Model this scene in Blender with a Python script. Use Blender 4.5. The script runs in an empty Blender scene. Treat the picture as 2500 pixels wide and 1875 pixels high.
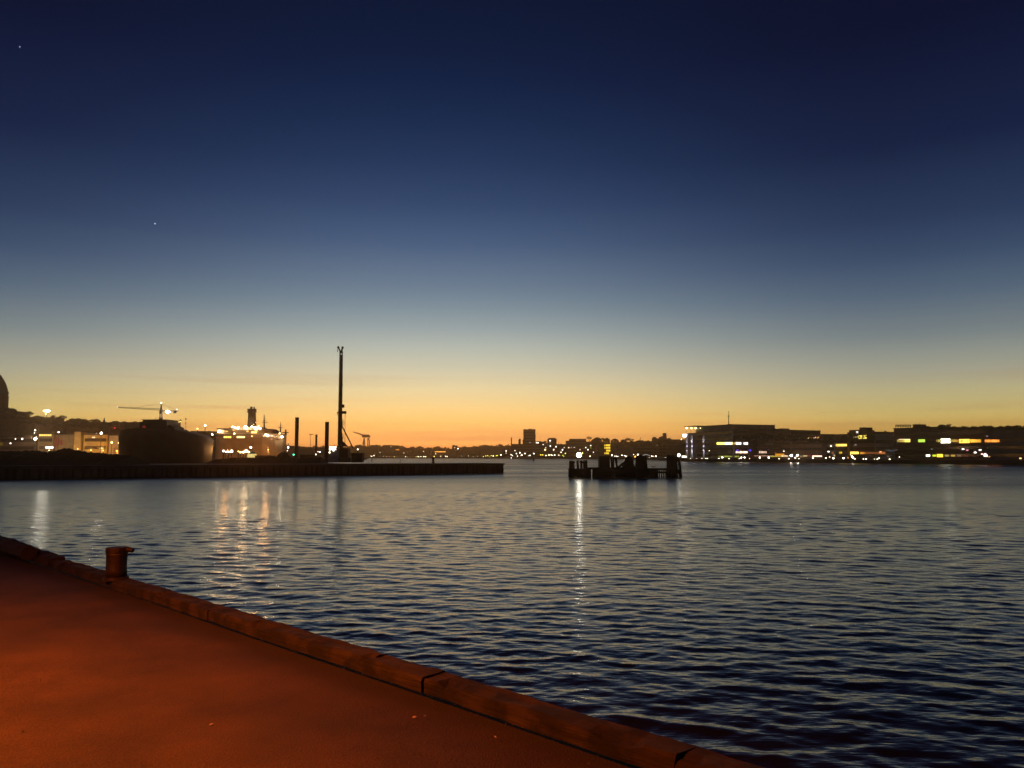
import bpy, math, random
import numpy as np
from mathutils import Vector, Matrix
random.seed(7)
rng = np.random.default_rng(11)
S = bpy.context.scene
col = S.collection

# ------------------------------------------------------------------ camera
H, F = 3.5, 1925.0                       # eye height above the water, focal length in photo pixels
TH = math.atan(174.5 / F)                # upward tilt
cam = bpy.data.objects.new('camera', bpy.data.cameras.new('camera'))
col.objects.link(cam)
cam.location = (0, 0, H)
cam.rotation_euler = (math.pi / 2 + TH, 0, 0)
cam.data.sensor_width = 36
cam.data.lens = 36 * F / 2500
cam.data.clip_start = 0.1
cam.data.clip_end = 20000
S.camera = cam
S.view_settings.view_transform = 'Standard'
S.view_settings.look = 'None'
S.view_settings.exposure = 0
S.view_settings.gamma = 1
S.view_settings.use_curve_mapping = False
S.render.engine = 'CYCLES'
S.cycles.use_denoising = True
S.cycles.denoiser = 'OPENIMAGEDENOISE'
S.cycles.max_bounces = 5
S.cycles.sample_clamp_indirect = 0
S.cycles.volume_bounces = 0
S.cycles.use_light_tree = True


def ray(px, py):
    x = (px - 1250) / F
    y = (937.5 - py) / F
    return (x, math.cos(TH) - y * math.sin(TH), math.sin(TH) + y * math.cos(TH))


def at(px, py, Y):                       # the point that lies Y metres ahead on the line of sight
    d = ray(px, py)
    s = Y / d[1]
    return Vector((d[0] * s, Y, H + d[2] * s))


def ground(px, py, z=0.0):
    d = ray(px, py)
    s = (z - H) / d[2]
    return Vector((d[0] * s, d[1] * s, z))


def lin(c):
    return tuple(((v / 255) / 12.92 if v <= 10.3 else (((v / 255) + 0.055) / 1.055) ** 2.4) for v in c)


# ------------------------------------------------------------------ sky
HZ = 0.00038                              # haze density
W = bpy.data.worlds.new('World')
S.world = W
W.use_nodes = True
nt = W.node_tree
nt.nodes.clear()
N = nt.nodes.new
L = nt.links.new
out = N('ShaderNodeOutputWorld')
bg = N('ShaderNodeBackground')
geo = N('ShaderNodeTexCoord')
nrm = N('ShaderNodeVectorMath'); nrm.operation = 'NORMALIZE'
L(geo.outputs['Generated'], nrm.inputs[0])
sep = N('ShaderNodeSeparateXYZ')
L(nrm.outputs[0], sep.inputs[0])


def math_node(op, a, b=None, c=None, clamp=False):
    m = N('ShaderNodeMath'); m.operation = op; m.use_clamp = clamp
    for i, v in enumerate((a, b, c)):
        if v is None:
            continue
        if isinstance(v, (int, float)):
            m.inputs[i].default_value = v
        else:
            L(v, m.inputs[i])
    return m.outputs[0]


def ramp(stops, fac):
    r = N('ShaderNodeValToRGB')
    e = r.color_ramp.elements
    stops = sorted(stops)
    e[0].position, e[0].color = stops[0][0], (*lin(stops[0][1]), 1)
    e[1].position, e[1].color = stops[-1][0], (*lin(stops[-1][1]), 1)
    for p, c in stops[1:-1]:
        k = e.new(p); k.color = (*lin(c), 1)
    L(fac, r.inputs[0])
    return r.outputs[0]


def zof(px, py):
    v = Vector(ray(px, py)).normalized()
    return v.z


SUNAZ = math.atan((1060 - 1250) / F)
HC = dict([(0, (9, 20, 48)), (100, (11, 24, 54)), (200, (14, 30, 64)), (300, (21, 40, 75)), (400, (31, 52, 88)),
           (500, (46, 68, 105)), (600, (67, 91, 124)), (700, (99, 120, 142)), (750, (117, 138, 151)), (800, (142, 158, 163)),
           (850, (170, 180, 171)), (900, (195, 194, 170)), (950, (221, 207, 160)), (1000, (240, 206, 134)),
           (1030, (248, 196, 112)), (1060, (255, 186, 102)), (1085, (255, 176, 92)), (1105, (252, 115, 45))])
HE = dict([(0, (9, 14, 42)), (300, (15, 29, 62)), (500, (34, 53, 86)), (600, (50, 72, 102)), (700, (76, 97, 118)),
           (800, (108, 123, 129)), (850, (132, 142, 136)), (900, (152, 155, 137)), (950, (172, 168, 127)),
           (1000, (184, 170, 106)), (1035, (190, 162, 86)), (1080, (180, 128, 52)), (1105, (150, 95, 38))])
ZS = 1.6
fac = math_node('MULTIPLY', sep.outputs[2], ZS)
# thin low cloud bars, drawn out along the horizon
mp = N('ShaderNodeMapping'); mp.inputs['Scale'].default_value = (1.4, 1.4, 46)
L(nrm.outputs[0], mp.inputs[0])
cn = N('ShaderNodeTexNoise'); cn.inputs['Scale'].default_value = 1.6; cn.inputs['Detail'].default_value = 5
L(mp.outputs[0], cn.inputs['Vector'])
bar = N('ShaderNodeMapRange'); bar.inputs[1].default_value = 0.52; bar.inputs[2].default_value = 0.7
bar.inputs[3].default_value = 0; bar.inputs[4].default_value = 1
L(cn.outputs[0], bar.inputs[0])
low = N('ShaderNodeMapRange'); low.inputs[1].default_value = 0.02; low.inputs[2].default_value = 0.13
low.inputs[3].default_value = 0.42; low.inputs[4].default_value = 0.0
L(sep.outputs[2], low.inputs[0])
cloud = math_node('MULTIPLY', bar.outputs[0], low.outputs[0])
fac_c = fac
core = ramp([(0.0, (240, 140, 75))] + [(zof(1150, y) * ZS, c) for y, c in HC.items()] + [(1.0, (6, 13, 34))], fac_c)
edge = ramp([(0.0, (120, 80, 45))] + [(zof(2450, y) * ZS, c) for y, c in HE.items()] + [(1.0, (6, 11, 31))], fac_c)
anti = ramp([(0.0, (24, 28, 42)), (0.15, (20, 30, 50)), (0.5, (13, 23, 46)), (1.0, (6, 12, 32))], fac)
hx = math_node('MULTIPLY', sep.outputs[0], sep.outputs[0])
hy = math_node('MULTIPLY', sep.outputs[1], sep.outputs[1])
hl = math_node('SQRT', math_node('ADD', math_node('ADD', hx, hy), 1e-6))
dx = math_node('MULTIPLY', sep.outputs[0], math.sin(SUNAZ))
dy = math_node('MULTIPLY', sep.outputs[1], math.cos(SUNAZ))
ca = math_node('DIVIDE', math_node('ADD', dx, dy), hl)
az = math_node('ARCCOSINE', math_node('MINIMUM', ca, 0.99999))
t1 = N('ShaderNodeMapRange'); t1.interpolation_type = 'SMOOTHSTEP'
t1.inputs[1].default_value = math.radians(1); t1.inputs[2].default_value = math.radians(33)
L(az, t1.inputs[0])
t2 = N('ShaderNodeMapRange'); t2.interpolation_type = 'SMOOTHSTEP'
t2.inputs[1].default_value = math.radians(36); t2.inputs[2].default_value = math.radians(130)
L(az, t2.inputs[0])


def mix(a, b, f, mode='MIX'):
    m = N('ShaderNodeMix'); m.data_type = 'RGBA'; m.blend_type = mode
    L(f, m.inputs[0]) if not isinstance(f, (int, float)) else setattr(m.inputs[0], 'default_value', f)
    for s, v in ((m.inputs[6], a), (m.inputs[7], b)):
        if isinstance(v, tuple):
            s.default_value = (*v, 1)
        else:
            L(v, s)
    return m.outputs[2]


sky = mix(mix(core, edge, t1.outputs[0]), anti, t2.outputs[0])
sky = mix(sky, lin((150, 105, 85)), cloud)
# the physical sky of a sun just under the horizon, faint beneath the measured twilight colours
nis = N('ShaderNodeTexSky'); nis.sky_type = 'NISHITA'; nis.sun_disc = False
nis.sun_elevation = math.radians(-3); nis.sun_rotation = SUNAZ
nv = N('ShaderNodeVectorMath'); nv.operation = 'SCALE'; nv.inputs['Scale'].default_value = 0.02
L(nis.outputs[0], nv.inputs[0])
tot = N('ShaderNodeVectorMath'); tot.operation = 'ADD'
L(sky, tot.inputs[0]); L(nv.outputs[0], tot.inputs[1])
L(tot.outputs[0], bg.inputs['Color'])
# the haze near the ground dims the lowest sky, so the sky beyond it is that much brighter
pth = math_node('MINIMUM', math_node('DIVIDE', 92.0, math_node('MAXIMUM', sep.outputs[2], 0.02)), 2100.0)
L(math_node('EXPONENT', math_node('MULTIPLY', pth, HZ * 0.8)), bg.inputs['Strength'])
L(bg.outputs[0], out.inputs[0])
W.cycles.sampling_method = 'MANUAL'
W.cycles.sample_map_resolution = 1024


# ------------------------------------------------------------------ materials
def new_mat(name):
    m = bpy.data.materials.new(name); m.use_nodes = True
    t = m.node_tree
    b = t.nodes['Principled BSDF']
    return m, t, b


def surf(name, c, rough=0.8, var=0.35, scale=1.5, bump=0.2, metal=0.0, dist=0.02):
    m, t, b = new_mat(name)
    n = t.nodes.new('ShaderNodeTexNoise'); n.inputs['Scale'].default_value = scale; n.inputs['Detail'].default_value = 6
    co = t.nodes.new('ShaderNodeTexCoord')
    t.links.new(co.outputs['Object'], n.inputs['Vector'])
    r = t.nodes.new('ShaderNodeValToRGB')
    r.color_ramp.elements[0].position = 0.3; r.color_ramp.elements[1].position = 0.72
    r.color_ramp.elements[0].color = (*[v * (1 - var) for v in c], 1)
    r.color_ramp.elements[1].color = (*[min(1, v * (1 + var)) for v in c], 1)
    t.links.new(n.outputs[0], r.inputs[0]); t.links.new(r.outputs[0], b.inputs['Base Color'])
    b.inputs['Roughness'].default_value = rough; b.inputs['Metallic'].default_value = metal
    if bump:
        bp = t.nodes.new('ShaderNodeBump'); bp.inputs['Strength'].default_value = bump; bp.inputs['Distance'].default_value = dist
        t.links.new(n.outputs[0], bp.inputs['Height']); t.links.new(bp.outputs[0], b.inputs['Normal'])
    return m


EM = {}


def glow(c, strength, cast=False):
    k = (c, strength, cast)
    if k not in EM:
        m, t, b = new_mat('glowing_%d' % len(EM))
        b.inputs['Base Color'].default_value = (0.02, 0.02, 0.02, 1)
        b.inputs['Emission Color'].default_value = (*lin(c), 1)
        b.inputs['Emission Strength'].default_value = strength
        m.cycles.emission_sampling = 'FRONT' if cast else 'NONE'
        EM[k] = m
    return EM[k]


M = {}
M['brick'] = surf('dark_brick', (0.16, 0.09, 0.065), scale=0.4)
M['render'] = surf('pale_render', (0.32, 0.29, 0.25), scale=0.3)
M['grey'] = surf('grey_concrete', (0.22, 0.21, 0.2), scale=0.3)
M['ochre'] = surf('ochre_plaster', (0.42, 0.27, 0.1), scale=0.4)
M['tar'] = surf('tarred_board', (0.008, 0.0065, 0.005), rough=0.9)
M['tan'] = surf('tan_plaster', (0.24, 0.16, 0.08), scale=0.4)
M['roof'] = surf('roof_felt', (0.06, 0.055, 0.055), scale=0.5)
M['copper'] = surf('old_copper', (0.1, 0.12, 0.1), scale=0.5)
M['glass'] = surf('dark_glass', (0.02, 0.022, 0.028), rough=0.12, bump=0)
M['steel'] = surf('dark_steel', (0.05, 0.048, 0.045), rough=0.5, metal=0.3, scale=4)
M['rust'] = surf('rusty_steel', (0.11, 0.055, 0.03), rough=0.75, scale=3)
M['red'] = surf('red_paint', (0.25, 0.03, 0.02), rough=0.5)
M['pile'] = surf('tarred_timber', (0.022, 0.017, 0.013), rough=0.85, scale=3)
M['wall'] = surf('pier_concrete', (0.075, 0.06, 0.05), rough=0.85, scale=0.6, var=0.5)
M['soil'] = surf('wooded_ground', (0.035, 0.03, 0.02), rough=1, scale=0.05, bump=0)
M['land'] = surf('dock_ground', (0.06, 0.055, 0.05), rough=0.95, scale=0.2)
M['twig'] = surf('bare_twigs', (0.05, 0.038, 0.028), rough=0.9)
M['bark'] = surf('bark', (0.07, 0.05, 0.035), rough=0.9, scale=4)
M['hull'] = surf('ship_hull', (0.42, 0.3, 0.19), rough=0.5, scale=0.5, var=0.15)
M['darkhull'] = surf('dark_hull', (0.05, 0.05, 0.05), rough=0.6, scale=0.4)
M['bollard'] = surf('cast_iron', (0.02, 0.014, 0.011), rough=0.6, scale=14, bump=0.7, metal=0.1, var=0.5, dist=0.01)
M['funnel'] = surf('funnel_paint', (0.07, 0.05, 0.03), rough=0.8)
M['white'] = surf('white_panel', (0.6, 0.58, 0.55), rough=0.6)
M['scrap'] = surf('litter', (0.45, 0.38, 0.3), rough=0.9)


# ------------------------------------------------------------------ mesh helpers
class MB:
    def __init__(s):
        s.v, s.f = [], []

    def hexa(s, p):                      # 8 points: bottom ring then top ring
        n = len(s.v); s.v += [tuple(q) for q in p]
        s.f += [tuple(n + i for i in q) for q in ((0, 3, 2, 1), (4, 5, 6, 7), (0, 1, 5, 4), (1, 2, 6, 5), (2, 3, 7, 6), (3, 0, 4, 7))]
        return s

    def box(s, x0, x1, y0, y1, z0, z1):
        return s.hexa([(x0, y0, z0), (x1, y0, z0), (x1, y1, z0), (x0, y1, z0), (x0, y0, z1), (x1, y0, z1), (x1, y1, z1), (x0, y1, z1)])

    def prism(s, ring, z0, z1):          # ring of (x, y)
        n = len(s.v); k = len(ring)
        s.v += [(x, y, z0) for x, y in ring] + [(x, y, z1) for x, y in ring]
        s.f += [tuple(n + i for i in reversed(range(k))), tuple(n + k + i for i in range(k))]
        s.f += [(n + i, n + (i + 1) % k, n + k + (i + 1) % k, n + k + i) for i in range(k)]
        return s

    def loft(s, rings, cap=True):
        n = len(s.v); k = len(rings[0])
        for r in rings:
            s.v += [tuple(p) for p in r]
        for j in range(len(rings) - 1):
            a, b = n + j * k, n + (j + 1) * k
            s.f += [(a + i, a + (i + 1) % k, b + (i + 1) % k, b + i) for i in range(k)]
        if cap:
            s.f += [tuple(n + i for i in reversed(range(k))), tuple(n + (len(rings) - 1) * k + i for i in range(k))]
        return s

    def tube(s, a, b, r0, r1=None, k=8):
        a, b = Vector(a), Vector(b); r1 = r0 if r1 is None else r1
        d = (b - a).normalized()
        u = d.cross(Vector((0, 0, 1)) if abs(d.z) < 0.9 else Vector((1, 0, 0))).normalized(); w = d.cross(u)
        an = [2 * math.pi * i / k for i in range(k)]
        return s.loft([[a + (u * math.cos(t) + w * math.sin(t)) * r0 for t in an], [b + (u * math.cos(t) + w * math.sin(t)) * r1 for t in an]])

    def lathe(s, c, prof, k=16, jit=0):
        rings = []
        for z, r in prof:
            rings.append([(c[0] + math.cos(2 * math.pi * i / k) * r * (1 + random.uniform(-jit, jit)), c[1] + math.sin(2 * math.pi * i / k) * r * (1 + random.uniform(-jit, jit)), c[2] + z) for i in range(k)])
        return s.loft(rings)

    def ball(s, c, r, k=8, squash=1.0):
        return s.lathe(c, [(-r * squash * 0.98, r * 0.2), (-r * squash * 0.7, r * 0.71), (0, r), (r * squash * 0.7, r * 0.71), (r * squash * 0.98, r * 0.2)], k)

    def build(s, name, mat, parent=None, origin=None, smooth=False):
        me = bpy.data.meshes.new(name)
        vs = s.v
        o = bpy.data.objects.new(name, me)
        if parent is not None:
            o.parent = parent
            b = parent_world(parent)
            vs = [(x - b[0], y - b[1], z - b[2]) for x, y, z in vs]
        elif origin is not None:
            o.location = origin
            vs = [(x - origin[0], y - origin[1], z - origin[2]) for x, y, z in vs]
        me.from_pydata(vs, [], s.f)
        me.materials.append(mat)
        if smooth:
            me.polygons.foreach_set('use_smooth', [True] * len(me.polygons))
        me.update()
        col.objects.link(o)
        return o


def parent_world(p):
    v = Vector((0, 0, 0))
    while p is not None:
        v += p.location; p = p.parent
    return v


def tag(o, label=None, cat=None, group=None, kind=None):
    for k, v in (('label', label), ('category', cat), ('group', group), ('kind', kind)):
        if v:
            o[k] = v
    return o


def empty(name, loc, label, cat, group=None):
    o = bpy.data.objects.new(name, None); col.objects.link(o)
    o.location = loc; o.empty_display_size = 0.5
    return tag(o, label, cat, group)


ORD = ('first second third fourth fifth sixth seventh eighth ninth tenth eleventh twelfth thirteenth fourteenth fifteenth sixteenth '
       'seventeenth eighteenth nineteenth twentieth twenty-first twenty-second twenty-third twenty-fourth twenty-fifth twenty-sixth '
       'twenty-seventh twenty-eighth twenty-ninth thirtieth').split()

# ------------------------------------------------------------------ water
def make_water():
    rr = [1.2]
    while rr[-1] < 100:
        rr.append(rr[-1] + max(0.045, 0.0031 * rr[-1]))
    while rr[-1] < 2150:
        rr.append(rr[-1] * 1.025)
    r = np.array(rr)
    dense = np.radians(np.arange(-42, 42.01, 0.14))
    side = np.radians(np.concatenate([np.arange(-178, -42, 2.0), np.arange(-180, -179, 2)]))
    a = np.unique(np.concatenate([dense, np.radians(np.arange(-180, -42, 2.0)), np.radians(np.arange(44, 181, 2.0))]))
    R, A = np.meshgrid(r, a, indexing='ij')
    X = R * np.sin(A); Y = R * np.cos(A)
    dr = np.gradient(r)[:, None]
    Z = np.zeros_like(X); DX = np.zeros_like(X); DY = np.zeros_like(X)
    nw = 100
    for i in range(nw):
        lam = 0.15 * (1.5 / 0.15) ** ((i + rng.random()) / nw)
        th = rng.normal(math.radians(13), math.radians(33))
        k = 2 * math.pi / lam
        slope = 0.0130 * (1.0 if lam < 0.7 else (0.7 / lam) ** 0.6) * (0.85 if lam < 0.3 else 1)
        amp = slope / k
        fade = np.clip((lam / dr - 2.5) / 2.5, 0, 1)
        cx, cy = math.sin(th), math.cos(th)
        ph = k * (X * cx + Y * cy) + rng.random() * 6.28
        c = np.cos(ph) * amp * fade
        s = np.sin(ph) * amp * fade * 1.0
        Z += c; DX -= s * cx; DY -= s * cy
    # gusts: patches where the chop is stronger or weaker
    g = 1 + 0.28 * np.sin(X * 0.11 + 1.3 * np.sin(Y * 0.07)) * np.cos(Y * 0.13 + X * 0.03)
    V = np.stack([X + DX * g, Y + DY * g, Z * g], -1).reshape(-1, 3)
    nr, na = R.shape
    i = np.arange(nr - 1)[:, None] * na
    j = np.arange(na - 1)[None, :]
    q = np.stack([i + j, i + j + 1, i + na + j + 1, i + na + j], -1).reshape(-1, 4)[:, ::-1]
    me = bpy.data.meshes.new('water')
    me.vertices.add(len(V)); me.vertices.foreach_set('co', V.astype(np.float32).ravel())
    me.loops.add(q.size); me.loops.foreach_set('vertex_index', q.astype(np.int32).ravel())
    me.polygons.add(len(q)); me.polygons.foreach_set('loop_start', np.arange(0, q.size, 4, dtype=np.int32))
    me.polygons.foreach_set('use_smooth', np.ones(len(q), bool))
    me.update(calc_edges=True); me.validate()
    o = bpy.data.objects.new('water', me); col.objects.link(o)
    o['kind'] = 'structure'
    m, t, b = new_mat('harbour_water')
    n = t.nodes.new; l = t.links.new
    b.inputs['Base Color'].default_value = (0.018, 0.019, 0.016, 1)
    b.inputs['IOR'].default_value = 1.333
    b.inputs['Specular Tint'].default_value = (1, .95, .82, 1)
    gp = n('ShaderNodeNewGeometry')
    ln = n('ShaderNodeVectorMath'); ln.operation = 'LENGTH'
    l(gp.outputs['Position'], ln.inputs[0])
    mr = n('ShaderNodeMapRange'); mr.interpolation_type = 'SMOOTHSTEP'
    mr.inputs[1].default_value = 18; mr.inputs[2].default_value = 150
    mr.inputs[3].default_value = WR0; mr.inputs[4].default_value = WR1
    l(ln.outputs['Value'], mr.inputs[0])
    # wind lanes: broad bands of rougher and calmer water
    mpp = n('ShaderNodeMapping'); mpp.inputs['Scale'].default_value = (0.006, 0.03, 0.02)
    l(gp.outputs['Position'], mpp.inputs[0])
    wn = n('ShaderNodeTexNoise'); wn.inputs['Scale'].default_value = 1; wn.inputs['Detail'].default_value = 3
    l(mpp.outputs[0], wn.inputs['Vector'])
    wr = n('ShaderNodeMapRange'); wr.inputs[1].default_value = 0.3; wr.inputs[2].default_value = 0.7
    wr.inputs[3].default_value = 0.75; wr.inputs[4].default_value = 1.2
    l(wn.outputs[0], wr.inputs[0])
    mu = n('ShaderNodeMath'); mu.operation = 'MULTIPLY'
    l(mr.outputs[0], mu.inputs[0]); l(wr.outputs[0], mu.inputs[1]); l(mu.outputs[0], b.inputs['Roughness'])
    # small ripples
    mp1 = n('ShaderNodeMapping'); mp1.inputs['Scale'].default_value = (0.55, 1.5, 1)
    mp1.inputs['Rotation'].default_value = (0, 0, math.radians(10))
    l(gp.outputs['Position'], mp1.inputs[0])
    n1 = n('ShaderNodeTexNoise'); n1.inputs['Scale'].default_value = 1.3; n1.inputs['Detail'].default_value = 4; n1.inputs['Roughness'].default_value = 0.6
    l(mp1.outputs[0], n1.inputs['Vector'])
    bp = n('ShaderNodeBump'); bp.inputs['Strength'].default_value = 0.6; bp.inputs['Distance'].default_value = 0.06
    l(n1.outputs[0], bp.inputs['Height']); l(bp.outputs[0], b.inputs['Normal'])
    me.materials.append(m)


WR0, WR1 = 0.12, 0.3
make_water()

# ------------------------------------------------------------------ near quay
AZ = math.radians(45.1)
DQ = Vector((-math.sin(AZ), math.cos(AZ), 0)); NQ = Vector((math.cos(AZ), math.sin(AZ), 0))
QZ = 1.9
P_IN, P_OUT = 3.47, 3.69


def q(s, p, z):
    return DQ * s + NQ * p + Vector((0, 0, z))


def make_quay():
    # paving sheet with real unevenness, about 25 cm grid
    ss = np.linspace(-14, 46, 200); ps = np.concatenate([np.linspace(-30, -2, 20), np.linspace(-1.7, P_IN, 40)])
    vs, fs = [], []
    for s in ss:
        for p in ps:
            z = 0.004 * math.sin(s * 1.1 + p) + 0.004 * math.sin(p * 1.9 - s * 0.6)
            if p > P_IN - 0.5:
                z -= 0.02 * (p - P_IN + 0.5) / 0.5
            vs.append(tuple(q(s, p, QZ + z)))
    n = len(ps)
    for i in range(len(ss) - 1):
        for j in range(n - 1):
            fs.append((i * n + j, i * n + j + 1, (i + 1) * n + j + 1, (i + 1) * n + j))
    b = MB(); b.v = vs; b.f = [f[::-1] for f in fs]
    m, t, bs = new_mat('worn_asphalt')
    nn = t.nodes.new; l = t.links.new
    gp = nn('ShaderNodeNewGeometry')
    a1 = nn('ShaderNodeTexNoise'); a1.inputs['Scale'].default_value = 0.9; a1.inputs['Detail'].default_value = 7; a1.inputs['Roughness'].default_value = 0.6
    a2 = nn('ShaderNodeTexNoise'); a2.inputs['Scale'].default_value = 75; a2.inputs['Detail'].default_value = 3
    vo = nn('ShaderNodeTexVoronoi'); vo.inputs['Scale'].default_value = 90
    for x in (a1, a2, vo):
        l(gp.outputs['Position'], x.inputs['Vector'])
    r = nn('ShaderNodeValToRGB'); e = r.color_ramp.elements
    e[0].position = 0.36; e[0].color = (0.024, 0.015, 0.006, 1); e[1].position = 0.66; e[1].color = (0.062, 0.039, 0.015, 1)
    l(a1.outputs[0], r.inputs[0])
    mm = nn('ShaderNodeMix'); mm.data_type = 'RGBA'; mm.blend_type = 'MULTIPLY'; mm.inputs[0].default_value = 0.8
    r2 = nn('ShaderNodeValToRGB'); r2.color_ramp.elements[0].position = 0.3; r2.color_ramp.elements[0].color = (0.35, 0.35, 0.35, 1)
    r2.color_ramp.elements[1].position = 0.7; r2.color_ramp.elements[1].color = (1.35, 1.25, 1.25, 1)
    l(a2.outputs[0], r2.inputs[0]); l(r.outputs[0], mm.inputs[6]); l(r2.outputs[0], mm.inputs[7])
    # ragged band along the kerb foot: shade painted into the colour, plus silt
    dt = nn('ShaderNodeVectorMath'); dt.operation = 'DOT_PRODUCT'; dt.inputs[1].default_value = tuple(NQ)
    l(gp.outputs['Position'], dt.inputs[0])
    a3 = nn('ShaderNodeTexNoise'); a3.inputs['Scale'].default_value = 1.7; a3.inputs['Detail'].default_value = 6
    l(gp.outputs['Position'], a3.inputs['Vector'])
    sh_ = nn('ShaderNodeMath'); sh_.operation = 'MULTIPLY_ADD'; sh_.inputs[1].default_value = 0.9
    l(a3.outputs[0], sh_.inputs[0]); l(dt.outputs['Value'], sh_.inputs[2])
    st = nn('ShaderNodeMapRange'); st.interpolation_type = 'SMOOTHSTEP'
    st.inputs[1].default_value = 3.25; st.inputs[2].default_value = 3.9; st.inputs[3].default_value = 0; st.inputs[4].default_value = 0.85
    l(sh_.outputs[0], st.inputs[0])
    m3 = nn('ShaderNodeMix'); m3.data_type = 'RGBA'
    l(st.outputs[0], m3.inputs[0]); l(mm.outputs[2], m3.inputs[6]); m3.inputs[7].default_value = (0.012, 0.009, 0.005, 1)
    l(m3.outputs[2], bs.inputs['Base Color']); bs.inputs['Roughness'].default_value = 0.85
    ad = nn('ShaderNodeMath'); ad.operation = 'ADD'
    l(a2.outputs[0], ad.inputs[0]); l(vo.outputs[0], ad.inputs[1])
    bp = nn('ShaderNodeBump'); bp.inputs['Strength'].default_value = 0.5; bp.inputs['Distance'].default_value = 0.008
    l(ad.outputs[0], bp.inputs['Height']); l(bp.outputs[0], bs.inputs['Normal'])
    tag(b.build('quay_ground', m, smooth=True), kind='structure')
    w = MB()
    w.hexa([q(-14, -30, -3), q(-14, P_OUT - 0.04, -3), q(46, P_OUT - 0.04, -3), q(46, -30, -3),
            q(-14, -30, QZ - 0.07), q(-14, P_OUT - 0.04, QZ - 0.07), q(46, P_OUT - 0.04, QZ - 0.07), q(46, -30, QZ - 0.07)])
    tag(w.build('quay_wall', M['wall']), kind='structure')


make_quay()

# weathered timber for the kerb: grain along the beam, rot and chips
def timber_mat():
    m, t, b = new_mat('weathered_timber')
    nn = t.nodes.new; l = t.links.new
    gp = nn('ShaderNodeNewGeometry')
    mp_ = nn('ShaderNodeMapping'); mp_.vector_type = 'POINT'
    mp_.inputs['Rotation'].default_value = (0, 0, -AZ)
    l(gp.outputs['Position'], mp_.inputs[0])
    sc = nn('ShaderNodeMapping'); sc.inputs['Scale'].default_value = (9, 0.9, 16)
    l(mp_.outputs[0], sc.inputs[0])
    g1 = nn('ShaderNodeTexNoise'); g1.inputs['Scale'].default_value = 2.2; g1.inputs['Detail'].default_value = 8; g1.inputs['Roughness'].default_value = 0.7
    l(sc.outputs[0], g1.inputs['Vector'])
    g2 = nn('ShaderNodeTexNoise'); g2.inputs['Scale'].default_value = 4.2; g2.inputs['Detail'].default_value = 6
    l(gp.outputs['Position'], g2.inputs['Vector'])
    r = nn('ShaderNodeValToRGB'); e = r.color_ramp.elements
    e[0].position = 0.3; e[0].color = (0.010, 0.007, 0.0045, 1); e[1].position = 0.7; e[1].color = (0.042, 0.029, 0.017, 1)
    l(g1.outputs[0], r.inputs[0])
    r2 = nn('ShaderNodeValToRGB'); r2.color_ramp.elements[0].position = 0.42; r2.color_ramp.elements[0].color = (0.12, 0.12, 0.12, 1)
    r2.color_ramp.elements[1].position = 0.58; r2.color_ramp.elements[1].color = (1, 1, 1, 1)
    l(g2.outputs[0], r2.inputs[0])
    mm = nn('ShaderNodeMix'); mm.data_type = 'RGBA'; mm.blend_type = 'MULTIPLY'; mm.inputs[0].default_value = 1
    l(r.outputs[0], mm.inputs[6]); l(r2.outputs[0], mm.inputs[7]); l(mm.outputs[2], b.inputs['Base Color'])
    b.inputs['Roughness'].default_value = 0.9
    bp = nn('ShaderNodeBump'); bp.inputs['Strength'].default_value = 0.9; bp.inputs['Distance'].default_value = 0.03
    l(g1.outputs[0], bp.inputs['Height']); l(bp.outputs[0], b.inputs['Normal'])
    return m


M['timber'] = timber_mat()


def beam(s0, s1, root, w0=P_IN, w1=P_OUT, h=0.10, drop=0.0, rough=1.0):
    """A worn squared beam: rounded, chipped section swept along the quay edge."""
    n = max(6, int((s1 - s0) / 0.09))
    prof = [(0, -0.03), (0.0, 0.7), (0.05, 0.92), (0.12, 1.0), (0.6, 1.0), (0.92, 0.98), (1.0, 0.9), (1.0, -0.03)]
    rings = []
    ph = random.random() * 9
    for i in range(n + 1):
        s = s0 + (s1 - s0) * i / n
        wob = 0.008 * math.sin(s * 2.3 + ph) * rough
        ring = []
        for k, (a, z) in enumerate(prof):
            chip = rough * (0.006 * math.sin(s * 7.1 + k * 1.9 + ph) + random.uniform(-0.004, 0.004))
            if k in (2, 3) and math.sin(s * 3.7 + ph) > 0.82:
                chip -= 0.03 * rough
            zz = QZ + h * z + (chip if 1 <= k <= 6 else 0) - drop
            ring.append(q(s, w0 + (w1 - w0) * a + wob + (0.004 * math.sin(s * 11 + k)), zz))
        rings.append(ring)
    return MB().loft(rings).build('beam', M['timber'], root, smooth=False)


kerb = empty('timber_kerb', q(4, P_IN, QZ), 'long weathered timber kerb running along the edge of the near quay', 'kerb')


def s_of(px, py, z=2.0):
    return ground(px, py, z).dot(DQ)


joints = [46, 38, 31, 25, 19.6, s_of(172, 1365) + 0.05]
cuts = [s_of(172, 1365) - 0.02, s_of(560, 1482), s_of(945, 1598), s_of(1085, 1640), s_of(1180, 1670), s_of(1700, 1824), -3, -8, -13]
for a, b_ in zip(joints[:-1], joints[1:]):
    beam(b_ + 0.06, a, kerb, h=0.13, rough=2.0)
for i, (a, b_) in enumerate(zip(cuts[:-1], cuts[1:])):
    beam(b_ + 0.009, a, kerb, drop=(0.006 if i == 3 else 0), w0=P_IN + (0.02 if i == 3 else 0))
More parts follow.
